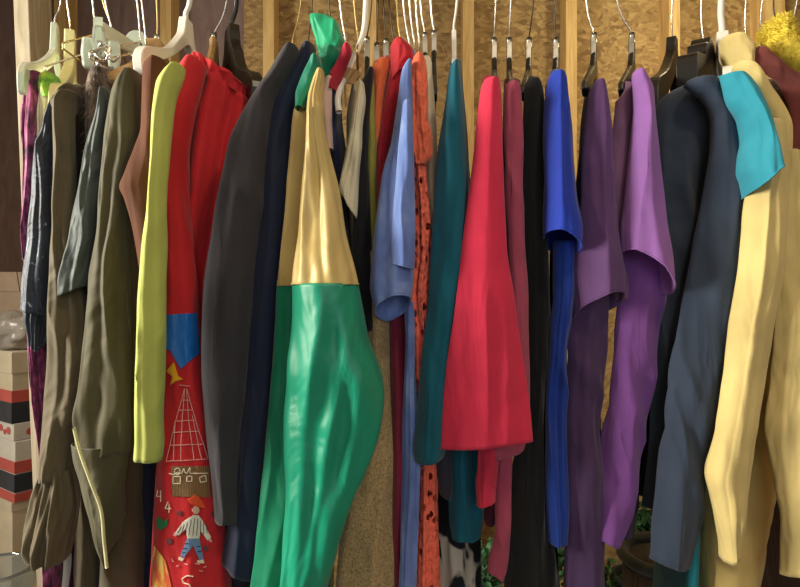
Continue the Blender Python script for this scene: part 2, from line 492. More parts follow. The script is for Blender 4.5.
# 5 shaggy brown coat
M_SHAG = mottled('shaggy_brown', [(.35, '#4d4036'), (.6, '#7a6a58'), (.75, '#94836c')], (130, 130, 60), .95)
g = garment('shaggy_coat', 'shaggy taupe fleece coat under the clear clip hanger', 'coat', 90, 70)
cb = drape([(66, 84, 108), (74, 76, 110), (90, 72, 112), (120, 71, 112), (150, 73, 110), (240, 74, 112), (420, 78, 114)], .858, dep=.15, off=1, folds=(6, .15))
fz = bmesh.new(); rr = random.Random(3)
fcs = [f for f in cb.faces if f.calc_center_median().y < .97]
for _ in range(2600):
    f = rr.choice(fcs); c = f.calc_center_median()+Vector((rr.uniform(-.003, .003), 0, rr.uniform(-.004, .004)))
    nm = f.normal; dn = (nm*.5+Vector((rr.uniform(-.5, .5), rr.uniform(-.3, .3), -.9))).normalized()
    sd = dn.cross(nm).normalized()*.0011
    fz.faces.new([fz.verts.new(p) for p in (c-sd, c+sd, c+dn*rr.uniform(.008, .015)+nm*.003)])
link('body', cb, M_SHAG, g, solid=.002)
o = link('pile', fz, M_SHAG, g, smooth=False); o['kind'] = 'stuff'

# 6 grey green padded sleeve
M_PUF = cloth('#444c49', rough=.55, wr=.5, wscale=16, spec=.25)
g = garment('padded_jacket', 'grey green padded jacket whose narrow sleeve slants down in front of the khaki jacket', 'jacket', 105, 85)
P(g, 'sleeve', M_PUF, [(90, 105, 112), (110, 100, 112), (140, 92, 108), (180, 83, 104), (220, 75, 100), (260, 67, 96), (284, 63, 93), (290, 63, 91)], .835, dep=.024, folds=(4, .1), hem=(-5, -3), nz=.004)
P(g, 'body', M_PUF, [(90, 104, 118), (160, 100, 120), (330, 88, 120), (420, 90, 120)], .88, dep=.16, off=1)

# 7 olive duster coat
M_OL = cloth('#4c4730', rough=.7, wr=.4, wscale=10)
g = garment('duster_coat', 'long olive drab duster coat with a wide sleeve, left of the rust vest', 'coat', 125, 75)
P(g, 'sleeve', M_OL, [(72, 131, 140), (82, 120, 142), (95, 114, 142), (120, 110, 142), (150, 106, 140), (180, 102, 132), (230, 98, 128), (280, 92, 130), (330, 86, 132), (380, 80, 132), (420, 73, 132), (450, 73, 130)], .825, dep=(.03, .034), folds=(4, .2), nz=.005, hem=(0, -3), cr=.011)
P(g, 'lower_sleeve', M_OL, [(444, 72, 130), (460, 74, 128), (480, 80, 126), (510, 88, 124), (540, 96, 120), (560, 103, 116)], .828, dep=(.033, .02), cap=False, folds=(3, .15), nz=.004, hem=(-22, 0))
P(g, 'body', cloth('#4c4432', rough=.75), [(72, 124, 150), (120, 112, 150), (300, 96, 150), (480, 90, 150), (520, 84, 150), (690, 72, 158)], .87, dep=.18, off=1, folds=(6, .12), nz=.004)
# pale edge of the open coat front
bm = bmesh.new(); tube(bm, smooth_pts([W(74, 428, .79), W(80, 452, .79), W(90, 480, .79), W(101, 510, .79), W(104, 540, .79), W(107, 568, .79)], 5), .0022, 8)
o = link('front_edge', bm, cloth('#c9c595'), g)

# 8 navy gown behind, and the rust vest
g = garment('navy_gown', 'dark navy gown in the shade between the duster coat and the lime blouse', 'gown', 140, 140)
P(g, 'body', cloth('#161b30'), [(120, 128, 150), (200, 124, 158), (330, 124, 160), (480, 124, 168), (680, 118, 172)], .90, dep=.13, off=1, folds=(6, .14))
M_RU = cloth('#57331f', sheen=0)
g = garment('sleeveless_vest', 'rust brown sleeveless vest with a pointed armhole on the thick white hanger', 'vest', 150, 60)
P(g, 'front', M_RU, [(56, 150, 160), (64, 143, 166), (90, 142, 166), (125, 141, 166), (150, 134, 166), (172, 125, 166), (187, 119, 166), (198, 124, 166), (225, 132, 166), (260, 138, 165), (300, 143, 164), (420, 146, 164)], .792, dep=(.012, .016), folds=(3, .06), n=1.3, cr=.004, nz=.001)

# 10 lime blouse
M_LM = cloth('#b3bb5e', rough=.75)
g = garment('lime_blouse', 'lime green blouse with one long straight sleeve, left of the red embroidered skirt', 'blouse', 170, 70)
P(g, 'sleeve', M_LM, [(65, 176, 184), (72, 165, 184), (84, 157, 181), (97, 155, 176), (120, 153, 172), (160, 152, 169), (200, 149, 166), (250, 142, 165), (300, 138, 164), (380, 136, 164), (440, 135, 164), (459, 134, 162)], .765, dep=(.02, .022), folds=(3, .14), hem=(1, 0))
P(g, 'body', M_LM, [(72, 166, 180), (120, 158, 176), (300, 148, 166), (420, 150, 166)], .865, dep=.1, off=1)

# 11 red embroidered skirt
M_RED = cloth('#c8262c', rough=.7, wr=.35)
g = garment('embroidered_skirt', 'bright red gathered skirt with a blue patch and embroidered windmill and figure', 'skirt', 210, 70)
P(g, 'back_panel', M_RED, [(86, 187, 250), (96, 182, 251), (114, 178, 246), (160, 174, 236), (220, 172, 226), (300, 170, 214), (430, 168, 212), (700, 160, 236)], .93, dep=(.05, .035), k=-.25, top=(21, 0), folds=(7, .3), nz=.003, cap=False, n=2.3, gather=.4, cr=.014, crx=22)
sk = drape([(60, 190, 207), (72, 180, 204), (90, 172, 200), (112, 168, 194), (160, 169, 188), (220, 166, 191), (290, 164, 196), (313, 163, 198), (360, 163, 202), (430, 161, 211), (500, 155, 221), (587, 152, 230), (700, 148, 236)], .865, dep=(.03, .05), folds=(3, .12), nz=.003, top=(4, 0), n=2, cr=.005)
BV = BVHTree.FromBMesh(sk)
link('skirt_panel', sk, M_RED, g, solid=.0018)
P(g, 'waistband', M_RED, [(77, 194, 251), (82, 191, 253), (89, 189, 252)], .93, dep=.05, k=-.25, top=(21, 0), hem=(21, 0), folds=(13, .16), gather=1, nz=.004, cap=False, n=2.3)
CAM = Vector((0, 0, CZ))
def onto(px, py, lift=.0012):
    dv = (W(px, py, 1)-CAM).normalized()
    h = BV.ray_cast(CAM, dv)
    if h[0] is None: return None
    nm = h[1] if h[1].dot(dv) < 0 else -h[1]
    return h[0]+nm*lift
def inside(p, poly):
    x, y = p; r = False; n = len(poly)
    for i in range(n):
        (x1, y1), (x2, y2) = poly[i], poly[(i+1) % n]
        if (y1 > y) != (y2 > y) and x < (x2-x1)*(y-y1)/(y2-y1)+x1: r = not r
    return r
def patch(bm, poly, st=.5, lift=.0012):
    xs = [p[0] for p in poly]; ys = [p[1] for p in poly]; vs = {}
    def V(i, j):
        if (i, j) not in vs:
            p = onto(min(xs)+i*st, min(ys)+j*st, lift); vs[(i, j)] = bm.verts.new(p) if p else None
        return vs[(i, j)]
    for i in range(int((max(xs)-min(xs))/st)+1):
        for j in range(int((max(ys)-min(ys))/st)+1):
            if inside((min(xs)+(i+.5)*st, min(ys)+(j+.5)*st), poly):
                q = [V(i, j), V(i+1, j), V(i+1, j+1), V(i, j+1)]
                if all(q) and max((a.co-b.co).length for a in q for b in q) < .012: bm.faces.new(q)
def stitch(bm, line, w=.9, lift=.002):
    pts = []
    for (x1, y1), (x2, y2) in zip(line, line[1:]):
        n = max(1, int(math.hypot(x2-x1, y2-y1)/1.2))
        pts += [(x1+(x2-x1)*i/n, y1+(y2-y1)*i/n) for i in range(n)]
    pts.append(line[-1])
    run = []
    for p in pts+[None]:
        q = onto(*p, lift) if p else None
        if q is not None and (not run or (q-run[-1]).length < .012): run.append(q)
        else:
            if len(run) > 1: tube(bm, run, w*.00075, 6)
            run = [q] if q is not None else []
def emb(part, mat, polys=(), lines=(), w=.9, lift=.0012, label=None):
    bm = bmesh.new()
    for p in polys: patch(bm, p, .5, lift)
    for l in lines: stitch(bm, l, w)
    o = link(part, bm, mat, g, solid=.0006 if polys else 0)
    if label: o['label'] = label
M_THR = cloth('#e8d8c0', weave=2000); M_PK = cloth('#e8a8a0', weave=2000)
emb('patch', satin('#1b6fc4'), [[(163, 315), (196, 313), (199, 353), (180, 369), (170, 350), (163, 348)]], label='bright blue patch')
emb('yellow_bird', cloth('#e6b020'), [[(174, 362), (178, 376), (183, 379), (176, 381), (171, 385), (173, 376), (167, 371)]], label='small yellow bird shape')
emb('windmill_line', M_PK, lines=[[(184, 388), (167, 461), (207, 459), (186, 388)], [(181, 400), (189, 400)], [(179, 410), (192, 410)], [(177, 421), (195, 420)], [(174, 432), (199, 431)], [(171, 445), (203, 444)],
    [(184, 388), (182, 420), (181, 461)], [(186, 388), (188, 420), (194, 460)], [(179, 385), (190, 386)], [(176, 420), (174, 461)], [(192, 415), (201, 459)]], w=.8)
emb('brown_patch', ribbed('brown_grass', '#8c6a40', 900), [[(172, 466), (209, 466), (210, 497), (173, 496)]], label='brown patch')
loops = [(175, 472), (178, 468), (179, 471), (177, 474)]
def ell(cx, cy, rx, ry, a0=0, a1=2*PI, n=14): return [(cx+rx*math.cos(a0+(a1-a0)*i/n), cy+ry*math.sin(a0+(a1-a0)*i/n)) for i in range(n+1)]
emb('stitched_loops', M_THR, lines=[[(170, 473), (174, 474)]+ell(178, 471, 2.6, 3.2, 2.4, -3.6)+[(182, 473), (184, 468), (185, 472), (187, 473), (190, 467), (190, 473), (207, 473)],
    [(174, 476), (181, 476), (181, 483), (174, 483), (174, 476)], [(187, 476), (192, 476), (192, 481), (187, 481), (187, 476)], [(199, 477), (205, 475), (206, 481), (200, 482), (199, 477)]], w=1)
# stitched figure: hat, shirt, trousers
emb('stitched_hat', cloth('#e2552c'), [[(188, 499), (195, 494), (199, 497), (203, 503), (205, 508), (200, 507), (193, 505), (190, 503)]], lift=.0016, label='orange hat of the stitched figure')
emb('stitched_face', cloth('#e0b8a0'), [ell(195.5, 510, 3.4, 4)[:-1]], lift=.0013)
emb('stitched_shirt', cloth('#e4e0d0'), [[(193, 515), (198, 515), (202, 520), (211, 537), (207, 540), (200, 530), (199, 538), (188, 538), (187, 528), (179, 535), (176, 532), (184, 521)]], lift=.0014, label='white shirt with dark stripes')
emb('shirt_stripe', cloth('#33302c'), lines=[[(x, 517+abs(x-195)*.7), (x-1.2+(x-195)*.2, 535-max(0, abs(x-194)-5)*.3)] for x in (182, 185, 188, 191, 194, 197, 200, 203, 206)], w=.7, label='dark stripes')
emb('stitched_trousers', cloth('#7090b8'), [[(188, 538), (199, 538), (203, 558), (199, 560), (193, 545), (185, 557), (181, 555)]], lift=.0014, label='blue trousers')
emb('trouser_stripe', cloth('#28365c'), lines=[[(184, 548), (188, 548)], [(183, 552), (187, 552)], [(196, 546), (200, 546)], [(197, 551), (201, 551)], [(186, 543), (190, 543)]], w=.9)
for q_ in ([(175, 532), (178, 533), (177, 536), (174, 535)], [(208, 538), (211, 538), (212, 542), (209, 541)]): emb('stitched_hand', M_PK, [q_])
for q_ in ([(180, 556), (185, 558), (183, 561), (179, 559)], [(197, 560), (203, 559), (204, 563), (197, 563)]): emb('stitched_shoe', M_THR, [q_])
emb('stitched_number', M_THR, lines=[[(169, 501), (166, 508), (172, 508)], [(170, 503), (170, 512)], [(159, 490), (158, 496), (162, 496), (162, 490), (162, 501)]], w=1.1)
emb('stitched_letter', M_THR, lines=[[(193, 576), (188, 575), (183, 578), (184, 582), (190, 584), (192, 588), (188, 591)]], w=1.1)
emb('green_leaf', cloth('#1f7a44'), [[(160, 516), (165, 521), (169, 518), (168, 525), (163, 530), (158, 528), (157, 520)]], label='green leaf shape')
for e_ in ((180, 513, 2.6, 2.6), (214, 514, 3, 3.4), (170, 541, 2.8, 3.4), (206, 548, 2.6, 3)): emb('grey_dot', cloth('#6a3c44'), [ell(*e_)[:-1]])
emb('flame_patch', mottled('flame_print', [(.4, '#d8542c'), (.5, '#e8a040'), (.6, '#eccf6a')], (80, 80, 25)), [[(155, 545), (160, 552), (166, 560), (170, 575), (173, 590), (153, 590), (153, 560)]], label='orange and yellow flame shapes')
emb('white_fleck', M_PK, lines=[[(172, 558), (174, 561)], [(185, 563), (188, 564)], [(195, 563), (199, 564)], [(203, 567), (206, 566)], [(199, 570), (202, 571)], [(177, 566), (179, 565)]], w=1)

# 12 charcoal blazer and navy blazer
M_CH = cloth('#343237', rough=.8, wr=.2)
g = garment('charcoal_blazer', 'charcoal grey blazer with a long plain sleeve, right of the red skirt', 'blazer', 275, 60)
P(g, 'sleeve', M_CH, [(47, 287, 298), (55, 280, 300), (75, 268, 290), (90, 257, 280), (105, 247, 274), (120, 238, 272), (148, 228, 268), (220, 214, 262), (290, 204, 256), (340, 203, 250), (400, 204, 245), (450, 208, 240), (520, 214, 238)], .84, dep=(.03, .026), folds=(3, .1))
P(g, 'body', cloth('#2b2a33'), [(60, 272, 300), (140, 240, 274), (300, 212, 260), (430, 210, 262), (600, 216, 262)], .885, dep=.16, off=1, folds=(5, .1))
M_NV = cloth('#121d36', rough=.7, wr=.2)
g = garment('navy_blazer', 'dark navy blazer with a long sleeve, left of the green and gold robe', 'blazer', 300, 60)
P(g, 'shoulder', M_NV, [(46, 303, 316), (60, 296, 316), (80, 284, 312), (110, 270, 300), (150, 262, 294), (220, 258, 288), (290, 250, 282), (350, 243, 278), (440, 236, 270), (520, 228, 266), (562, 222, 262), (570, 222, 260)], .855, dep=(.03, .028), folds=(3, .1), hem=(8, 0))
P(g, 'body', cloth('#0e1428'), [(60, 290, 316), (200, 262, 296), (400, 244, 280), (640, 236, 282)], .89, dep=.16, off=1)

# 13 green and gold satin robe
M_GOLD = satin('#cdb46e'); M_GR = satin('#008f6e'); M_GR2 = cloth('#047a58', rough=.5, wr=.3)
g = garment('satin_robe', 'shiny emerald green satin robe with a gold upper sleeve and green hood', 'robe', 325, 60)
P(g, 'back_yoke', cloth('#b9a060', rough=.5), [(84, 311, 324), (97, 302, 322), (110, 294, 318), (150, 290, 314), (220, 283, 308), (286, 276, 304)], .83, dep=.012, folds=(3, .06), label='gold yoke')
P(g, 'back_panel', M_GR2, [(280, 277, 304), (330, 274, 304), (430, 266, 304), (520, 258, 304), (590, 250, 300), (680, 242, 300)], .833, dep=.014, cap=False, folds=(3, .08), label='darker green panel')
P(g, 'upper_sleeve', M_GOLD, [(70, 318, 324), (80, 313, 324), (100, 307, 322), (130, 304, 324), (150, 303, 328), (180, 301, 335), (200, 300, 340), (240, 296, 349), (284, 292, 358)], .79, dep=(.022, .04), folds=(5, .13), nz=.005, seams=('hem',), label='gold upper sleeve')
P(g, 'lower_sleeve', M_GR, [(283.5, 292, 358), (310, 291, 363), (340, 289, 368), (372, 287, 380), (395, 286, 383), (425, 285, 380), (470, 284, 365), (500, 284, 352), (530, 283, 341), (560, 283, 334), (590, 282, 326), (640, 282, 318)], .79, dep=(.04, .05), cap=False, folds=(5, .15), nz=.006, fine=.0005, cr=.01, crx=22, label='emerald satin lower sleeve')
P(g, 'hood', cloth('#169a6c', rough=.45, wr=.4), [(21, 311, 333), (27, 311, 338), (37, 313, 341), (46, 316, 344), (55, 318, 340), (62, 321, 336)], .93, n=3, dep=(.03, .03), folds=(3, .14), nz=.006, hem=(-5, 0), top=(3, 0), capx=2)
P(g, 'hood_fold', M_GR2, [(48, 324, 338), (58, 318, 338), (70, 318, 332), (84, 320, 328)], .90, dep=.022, folds=(3, .1))
P(g, 'shoulder', cloth('#0c7a62', rough=.5), [(56, 312, 320), (68, 306, 322), (84, 299, 320), (98, 295, 314), (110, 295, 306)], .812, dep=.02, folds=(3, .05))
P(g, 'body', M_GR2, [(72, 312, 332), (200, 300, 330), (400, 290, 336), (690, 276, 330)], .875, dep=.16, off=1)

# 14 red, white and navy shirt
g = garment('striped_jersey', 'jersey with a red shoulder, pink stripe and navy side, right of the gold sleeve', 'jersey', 340, 60)
P(g, 'shoulder', cloth('#a81f38'), [(44, 344, 350), (52, 340, 351), (64, 334, 347), (78, 327, 342), (92, 324, 338)], .89, dep=.016, folds=(3, .05), label='red shoulder')
P(g, 'stripe', cloth('#d8b8a8'), [(76, 326, 333), (90, 320, 332), (120, 322, 332), (150, 325, 334)], .878, dep=.01, folds=(3, .05), label='pale pink stripe')
P(g, 'body', cloth('#2a3252'), [(74, 330, 343), (90, 326, 342), (120, 324, 342), (160, 328, 346), (200, 334, 350), (240, 338, 352), (400, 340, 360)], .886, dep=.1, off=1, folds=(4, .08), label='navy side')
# 15 cream scalloped blouse
M_CR = cloth('#d8d0ae', rough=.85)
g = garment('scalloped_blouse', 'cream blouse with a short flared sleeve ending in a point, right of the navy jersey', 'blouse', 360, 85)
P(g, 'sleeve', M_CR, [(82, 358, 364), (100, 354, 365), (130, 349, 362), (160, 344, 360), (190, 338, 358), (205, 341, 357)], .845, dep=(.014, .024), folds=(4, .15), hem=(14, -2), k=0)
P(g, 'body', cloth('#c9c09a'), [(90, 352, 362), (130, 346, 362), (220, 348, 362), (330, 350, 364)], .885, dep=.09, off=1)
g = garment('black_tunic', 'narrow black tunic squeezed behind the cream scalloped blouse', 'top', 368, 75)
P(g, 'sleeve', cloth('#15161c'), [(68, 369, 374), (84, 362, 373), (120, 359, 370), (150, 356, 368), (200, 354, 369), (240, 352, 371), (290, 356, 374), (330, 362, 376)], .862, dep=.014, folds=(3, .08))
P(g, 'body', cloth('#101016'), [(84, 358, 370), (200, 350, 370), (345, 352, 372)], .89, dep=.12, off=1)
# burlap dress
M_BUR = mottled('burlap', [(.35, '#8a744a'), (.6, '#b59c6c')], (420, 420, 300), .95, 2)
g = garment('burlap_dress', 'tan burlap weave dress hanging below the denim sleeve, right of the emerald satin', 'dress', 380, 270)
P(g, 'skirt', M_BUR, [(250, 366, 384), (320, 366, 390), (380, 362, 391), (430, 356, 394), (500, 345, 396), (560, 338, 400), (680, 328, 404)], .868, dep=(.02, .035), folds=(4, .1), cap=True)
# olive strip
g = garment('olive_top', 'yellow olive top showing as a thin strip right of the narrow black tunic', 'top', 372, 80)
P(g, 'sleeve', cloth('#8f8a3c'), [(74, 368, 373), (90, 367, 374), (140, 366, 376), (200, 367, 377), (280, 370, 381), (340, 374, 384), (346, 375, 383)], .866, dep=.011, folds=(3, .1), hem=(2, 0))
# orange
g = garment('orange_top', 'orange knit top on a cream clip, left of the crimson hood', 'top', 380, 65)
P(g, 'sleeve', cloth('#d4673c'), [(59, 377, 390), (66, 372, 392), (80, 371, 388), (110, 372, 384), (150, 374, 384), (260, 376, 386)], .88, dep=.014, folds=(3, .1))
P(g, 'body', cloth('#b8442c'), [(62, 384, 396), (100, 380, 396), (300, 382, 396)], .9, dep=.1, off=1)
# crimson
M_CRM = cloth('#b0202c', rough=.75)
g = garment('crimson_hoodie', 'crimson hooded dress whose hood folds over in front of the wire hooks', 'dress', 400, 50)
P(g, 'hood', M_CRM, [(42, 394, 402), (48, 391, 408), (55, 391, 414), (62, 391, 415), (70, 391, 408), (80, 390, 404)], .88, dep=.026, folds=(3, .1), hem=(-8, 0), nz=.004)
P(g, 'sleeve', cloth('#a01c2c'), [(68, 390, 404), (90, 385, 402), (120, 379, 398), (160, 375, 390), (220, 374, 386), (270, 374, 388)], .874, dep=.018, folds=(3, .12))
P(g, 'skirt', cloth('#7a1c34'), [(240, 378, 400), (330, 388, 406), (430, 390, 406), (520, 392, 406), (680, 394, 410)], .876, dep=(.02, .03), folds=(4, .12))
# denim
M_DEN = mottled('washed_denim', [(.35, '#5068a8'), (.55, '#6a84c4'), (.7, '#86a0d4')], (35, 35, 14), .85, 5)
g = garment('denim_shirt', 'washed light blue denim shirt with a turned back cuff, left of the coral crochet top', 'shirt', 405, 65)
P(g, 'sleeve', M_DEN, [(60, 408, 412), (70, 402, 411), (100, 397, 411), (140, 390, 413), (180, 381, 414), (220, 376, 414), (260, 373, 414), (285, 372, 413), (308, 376, 409)], .825, dep=(.015, .045), folds=(3, .16), nz=.004, hem=(-6, 12), n=2, seams=('hem',))
P(g, 'front_panel', M_DEN, [(100, 403, 411), (140, 399, 413), (220, 393, 414), (258, 391, 413), (266, 391, 412)], .791, dep=.01, folds=(3, .1), hem=(3, 0), seams=('hem',))
P(g, 'body', M_DEN, [(66, 402, 416), (200, 398, 418), (300, 400, 420), (430, 403, 420), (520, 404, 420), (640, 402, 416)], .878, dep=.06, off=1, folds=(5, .12))
P(g, 'lower_body', M_DEN, [(300, 404, 414), (350, 405, 416), (430, 404, 420), (500, 403, 419), (560, 400, 417), (640, 398, 414)], .848, dep=.014, folds=(4, .2))
# coral crochet
M_COR = crochet_mat(); M_COR2 = cloth('#f07050', rough=.9, weave=300, wr=.4, wscale=60)
g = garment('crochet_cardigan', 'coral orange crochet cardigan with a ruffled holey edge, left of the teal cardigan', 'cardigan', 418, 60)
P(g, 'shoulder', M_COR2, [(54, 416, 422), (62, 412, 425), (90, 409, 426), (120, 408, 427), (140, 408, 431), (154, 410, 431), (166, 413, 424)], .842, dep=.016, folds=(5, .15), nz=.004)
P(g, 'front_edge', M_COR, [(140, 411, 427), (170, 413, 426), (220, 414, 429), (255, 415, 430), (290, 410, 428), (330, 414, 428), (380, 416, 428)], .85, dep=.014, cap=False, folds=(6, .25), nz=.004)
P(g, 'skirt', M_COR, [(330, 413, 428), (440, 416, 434), (480, 417, 436), (540, 414, 438), (590, 412, 440), (680, 408, 444)], .868, dep=(.015, .025), cap=False, folds=(6, .2))
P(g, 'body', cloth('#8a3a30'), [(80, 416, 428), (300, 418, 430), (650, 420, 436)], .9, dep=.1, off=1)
# white camisole
g = garment('ivory_camisole', 'ivory camisole on the twin silver clips, left of the teal cardigan', 'camisole', 430, 90)
P(g, 'body', cloth('#dccfb4'), [(86, 422, 431), (120, 423, 434), (160, 424, 437), (200, 426, 438), (226, 428, 439), (232, 429, 438)], .88, dep=(.01, .08), off=1, folds=(4, .1))
# black and white dress
M_BW = mottled('black_cream_print', [(.46, '#e4d8c0'), (.49, '#b0a894'), (.51, '#10151e')], (26, 26, 12), .85, 2)
g = garment('print_dress', 'black and cream blotched dress showing its hem below the teal cardigan', 'dress', 455, 300)
P(g, 'skirt', M_BW, [(240, 432, 452), (400, 434, 466), (500, 434, 478), (587, 436, 480), (660, 436, 484)], 1.0, dep=(.02, .05), folds=(5, .15))
g = garment('grey_scarf', 'charcoal scarf whose rounded end shows beside the coral crochet hem', 'scarf', 442, 300)
P(g, 'length', cloth('#33323a'), [(240, 436, 446), (440, 433, 452), (470, 434, 452), (488, 437, 452), (497, 441, 450)], .87, dep=.008, folds=(3, .05), hem=(2, 0))

# teal cardigan
M_TE = cloth('#0c5c6e', rough=.85, wr=.2)
g = garment('teal_cardigan', 'dark teal cardigan on a white hanger, left of the pink red tunic', 'cardigan', 455, 65)
P(g, 'sleeve', M_TE, [(62, 453, 458), (70, 449, 459), (90, 446, 461), (140, 440, 465), (200, 435, 468), (250, 431, 466), (300, 427, 462), (350, 422, 456), (400, 418, 450), (430, 415, 448), (450, 413, 446), (458, 414, 444)], .835, dep=(.02, .032), folds=(3, .1), hem=(-3, 0))
P(g, 'body', M_TE, [(66, 450, 462), (140, 450, 468), (300, 450, 476), (430, 448, 478), (460, 448, 478)], .89, dep=.1, off=1, folds=(4, .1))
P(g, 'lower_body', M_TE, [(420, 449, 478), (450, 448, 480), (520, 449, 482), (536, 451, 481)], .885, dep=(.015, .025), folds=(4, .12), hem=(-1, 0))
# pink-red tunic
M_PI = cloth('#d2304e', rough=.85, wr=.25)
g = garment('pink_tunic', 'plain pink red tunic flaring to a wide straight hem, frontmost in the middle', 'tunic', 492, 80)
P(g, 'sleeve', M_PI, [(78, 485, 500), (88, 481, 501), (110, 478, 502), (150, 474, 503), (200, 468, 505), (250, 461, 508), (290, 456, 514), (350, 448, 522), (400, 443, 529), (445, 440, 533)], .81, dep=(.016, .026), folds=(2, .05), nz=.002, hem=(-4, 0), n=1.6, cr=.003, fine=.0006)
P(g, 'body', M_PI, [(84, 483, 501), (200, 478, 506), (350, 478, 508), (455, 474, 500), (490, 474, 498), (502, 475, 496)], .885, dep=.1, off=1, hem=(-5, 0))
P(g, 'tail', M_PI, [(436, 477, 500), (465, 476, 499), (484, 474, 498), (503, 475, 497)], .842, dep=.014, hem=(-2, 0), folds=(4, .15), seams=(486,))
# dusty rose
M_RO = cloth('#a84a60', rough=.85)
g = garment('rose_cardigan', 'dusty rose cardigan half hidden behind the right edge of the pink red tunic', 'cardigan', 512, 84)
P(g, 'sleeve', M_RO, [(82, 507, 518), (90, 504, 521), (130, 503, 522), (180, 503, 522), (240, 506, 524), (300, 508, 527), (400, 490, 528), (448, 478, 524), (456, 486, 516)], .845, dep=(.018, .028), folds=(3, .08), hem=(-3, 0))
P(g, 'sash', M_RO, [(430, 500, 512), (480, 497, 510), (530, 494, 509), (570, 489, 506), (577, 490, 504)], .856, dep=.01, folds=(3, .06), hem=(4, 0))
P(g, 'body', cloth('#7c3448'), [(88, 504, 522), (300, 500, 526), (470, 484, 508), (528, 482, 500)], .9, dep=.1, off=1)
# black
M_BK = cloth('#0e1213', rough=.85, wr=.2)
g = garment('black_dress', 'long plain black dress between the dusty rose cardigan and the royal blue shirt', 'dress', 532, 82)
P(g, 'front', M_BK, [(80, 526, 540), (90, 524, 543), (150, 522, 546), (220, 522, 547), (290, 523, 549), (350, 524, 547), (430, 518, 543), (500, 508, 545), (587, 504, 560), (690, 500, 566)], .862, dep=(.02, .04), folds=(4, .1))
P(g, 'body', M_BK, [(86, 526, 542), (300, 524, 548), (690, 510, 566)], .9, dep=.1, off=1)
# royal blue
M_BL = cloth('#1c38a4', rough=.8, wr=.3)
g = garment('royal_shirt', 'royal blue shirt with a short slanted sleeve, right of the black dress', 'shirt', 556, 75)
P(g, 'sleeve', M_BL, [(72, 552, 563), (80, 549, 567), (110, 547, 569), (150, 545, 572), (200, 543, 575), (230, 543, 578), (243, 545, 578)], .83, dep=(.018, .045), folds=(3, .12), hem=(8, 8), seams=('hem',))
P(g, 'lower_body', cloth('#173a94'), [(240, 553, 576), (300, 551, 571), (340, 548, 568), (430, 543, 566), (500, 544, 566), (541, 546, 565)], .848, dep=.02, folds=(4, .2), cr=.008)
P(g, 'body', cloth('#15398c'), [(80, 551, 566), (200, 552, 572), (300, 551, 570), (420, 547, 566), (500, 547, 565), (535, 548, 564)], .872, dep=.09, off=1, folds=(4, .12))
# dark purple
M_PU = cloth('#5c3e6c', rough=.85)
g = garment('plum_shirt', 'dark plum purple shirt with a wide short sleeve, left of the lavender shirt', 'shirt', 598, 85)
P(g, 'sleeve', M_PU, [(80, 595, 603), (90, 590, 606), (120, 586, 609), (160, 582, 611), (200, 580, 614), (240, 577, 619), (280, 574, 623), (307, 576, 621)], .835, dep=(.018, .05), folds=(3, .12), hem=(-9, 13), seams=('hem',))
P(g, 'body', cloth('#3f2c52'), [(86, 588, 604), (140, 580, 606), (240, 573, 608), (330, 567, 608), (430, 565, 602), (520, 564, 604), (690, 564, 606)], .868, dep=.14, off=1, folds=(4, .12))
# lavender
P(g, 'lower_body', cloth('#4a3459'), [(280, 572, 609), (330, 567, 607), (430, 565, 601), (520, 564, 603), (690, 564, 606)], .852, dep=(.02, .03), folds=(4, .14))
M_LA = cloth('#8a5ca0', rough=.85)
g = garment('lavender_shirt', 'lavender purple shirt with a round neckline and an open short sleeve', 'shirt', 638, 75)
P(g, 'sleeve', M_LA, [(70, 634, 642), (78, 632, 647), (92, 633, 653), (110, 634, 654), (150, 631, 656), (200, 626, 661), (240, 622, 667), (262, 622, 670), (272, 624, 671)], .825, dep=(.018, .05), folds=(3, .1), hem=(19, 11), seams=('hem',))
P(g, 'front', cloth('#7c5678'), [(90, 616, 634), (120, 613, 642), (180, 610, 642), (250, 607, 642), (300, 612, 640)], .855, dep=.012, folds=(3, .08), top=(-9, 0), label='shaded mauve front')  # same lavender shirt, its shaded side put into the colour
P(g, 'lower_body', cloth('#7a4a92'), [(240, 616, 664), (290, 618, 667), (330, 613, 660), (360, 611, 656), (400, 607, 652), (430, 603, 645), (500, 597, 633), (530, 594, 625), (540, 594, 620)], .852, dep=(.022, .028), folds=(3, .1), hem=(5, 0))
P(g, 'body', cloth('#4c2f66'), [(76, 632, 648), (200, 626, 650), (400, 622, 646), (540, 610, 640)], .895, dep=.15, off=1)  # deep purple stands in for the shadow behind the sleeve
# navy long sleeve
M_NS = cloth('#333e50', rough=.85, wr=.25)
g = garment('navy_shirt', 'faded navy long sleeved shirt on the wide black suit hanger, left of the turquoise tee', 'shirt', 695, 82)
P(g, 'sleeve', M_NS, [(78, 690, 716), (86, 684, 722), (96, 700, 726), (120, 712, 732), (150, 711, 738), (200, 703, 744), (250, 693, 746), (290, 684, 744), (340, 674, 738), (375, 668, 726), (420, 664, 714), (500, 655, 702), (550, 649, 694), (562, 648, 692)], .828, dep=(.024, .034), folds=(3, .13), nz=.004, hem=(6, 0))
P(g, 'front', cloth('#323b48', rough=.9), [(80, 690, 716), (88, 672, 717), (98, 659, 718), (108, 655, 718), (130, 655, 722), (200, 655, 712), (300, 653, 700), (400, 650, 690), (490, 644, 672), (506, 642, 668)], .872, dep=.022, folds=(3, .12), top=(-3, 0))  # sleeve's navy, darkened in colour for the shaded front
P(g, 'body', cloth('#262e36', rough=.9), [(110, 672, 714), (250, 670, 712), (400, 660, 706), (490, 652, 700), (505, 650, 698)], .91, dep=.1, off=1, rise=0, k=-.1)  # same navy shirt, shade of the recessed body put into the colour
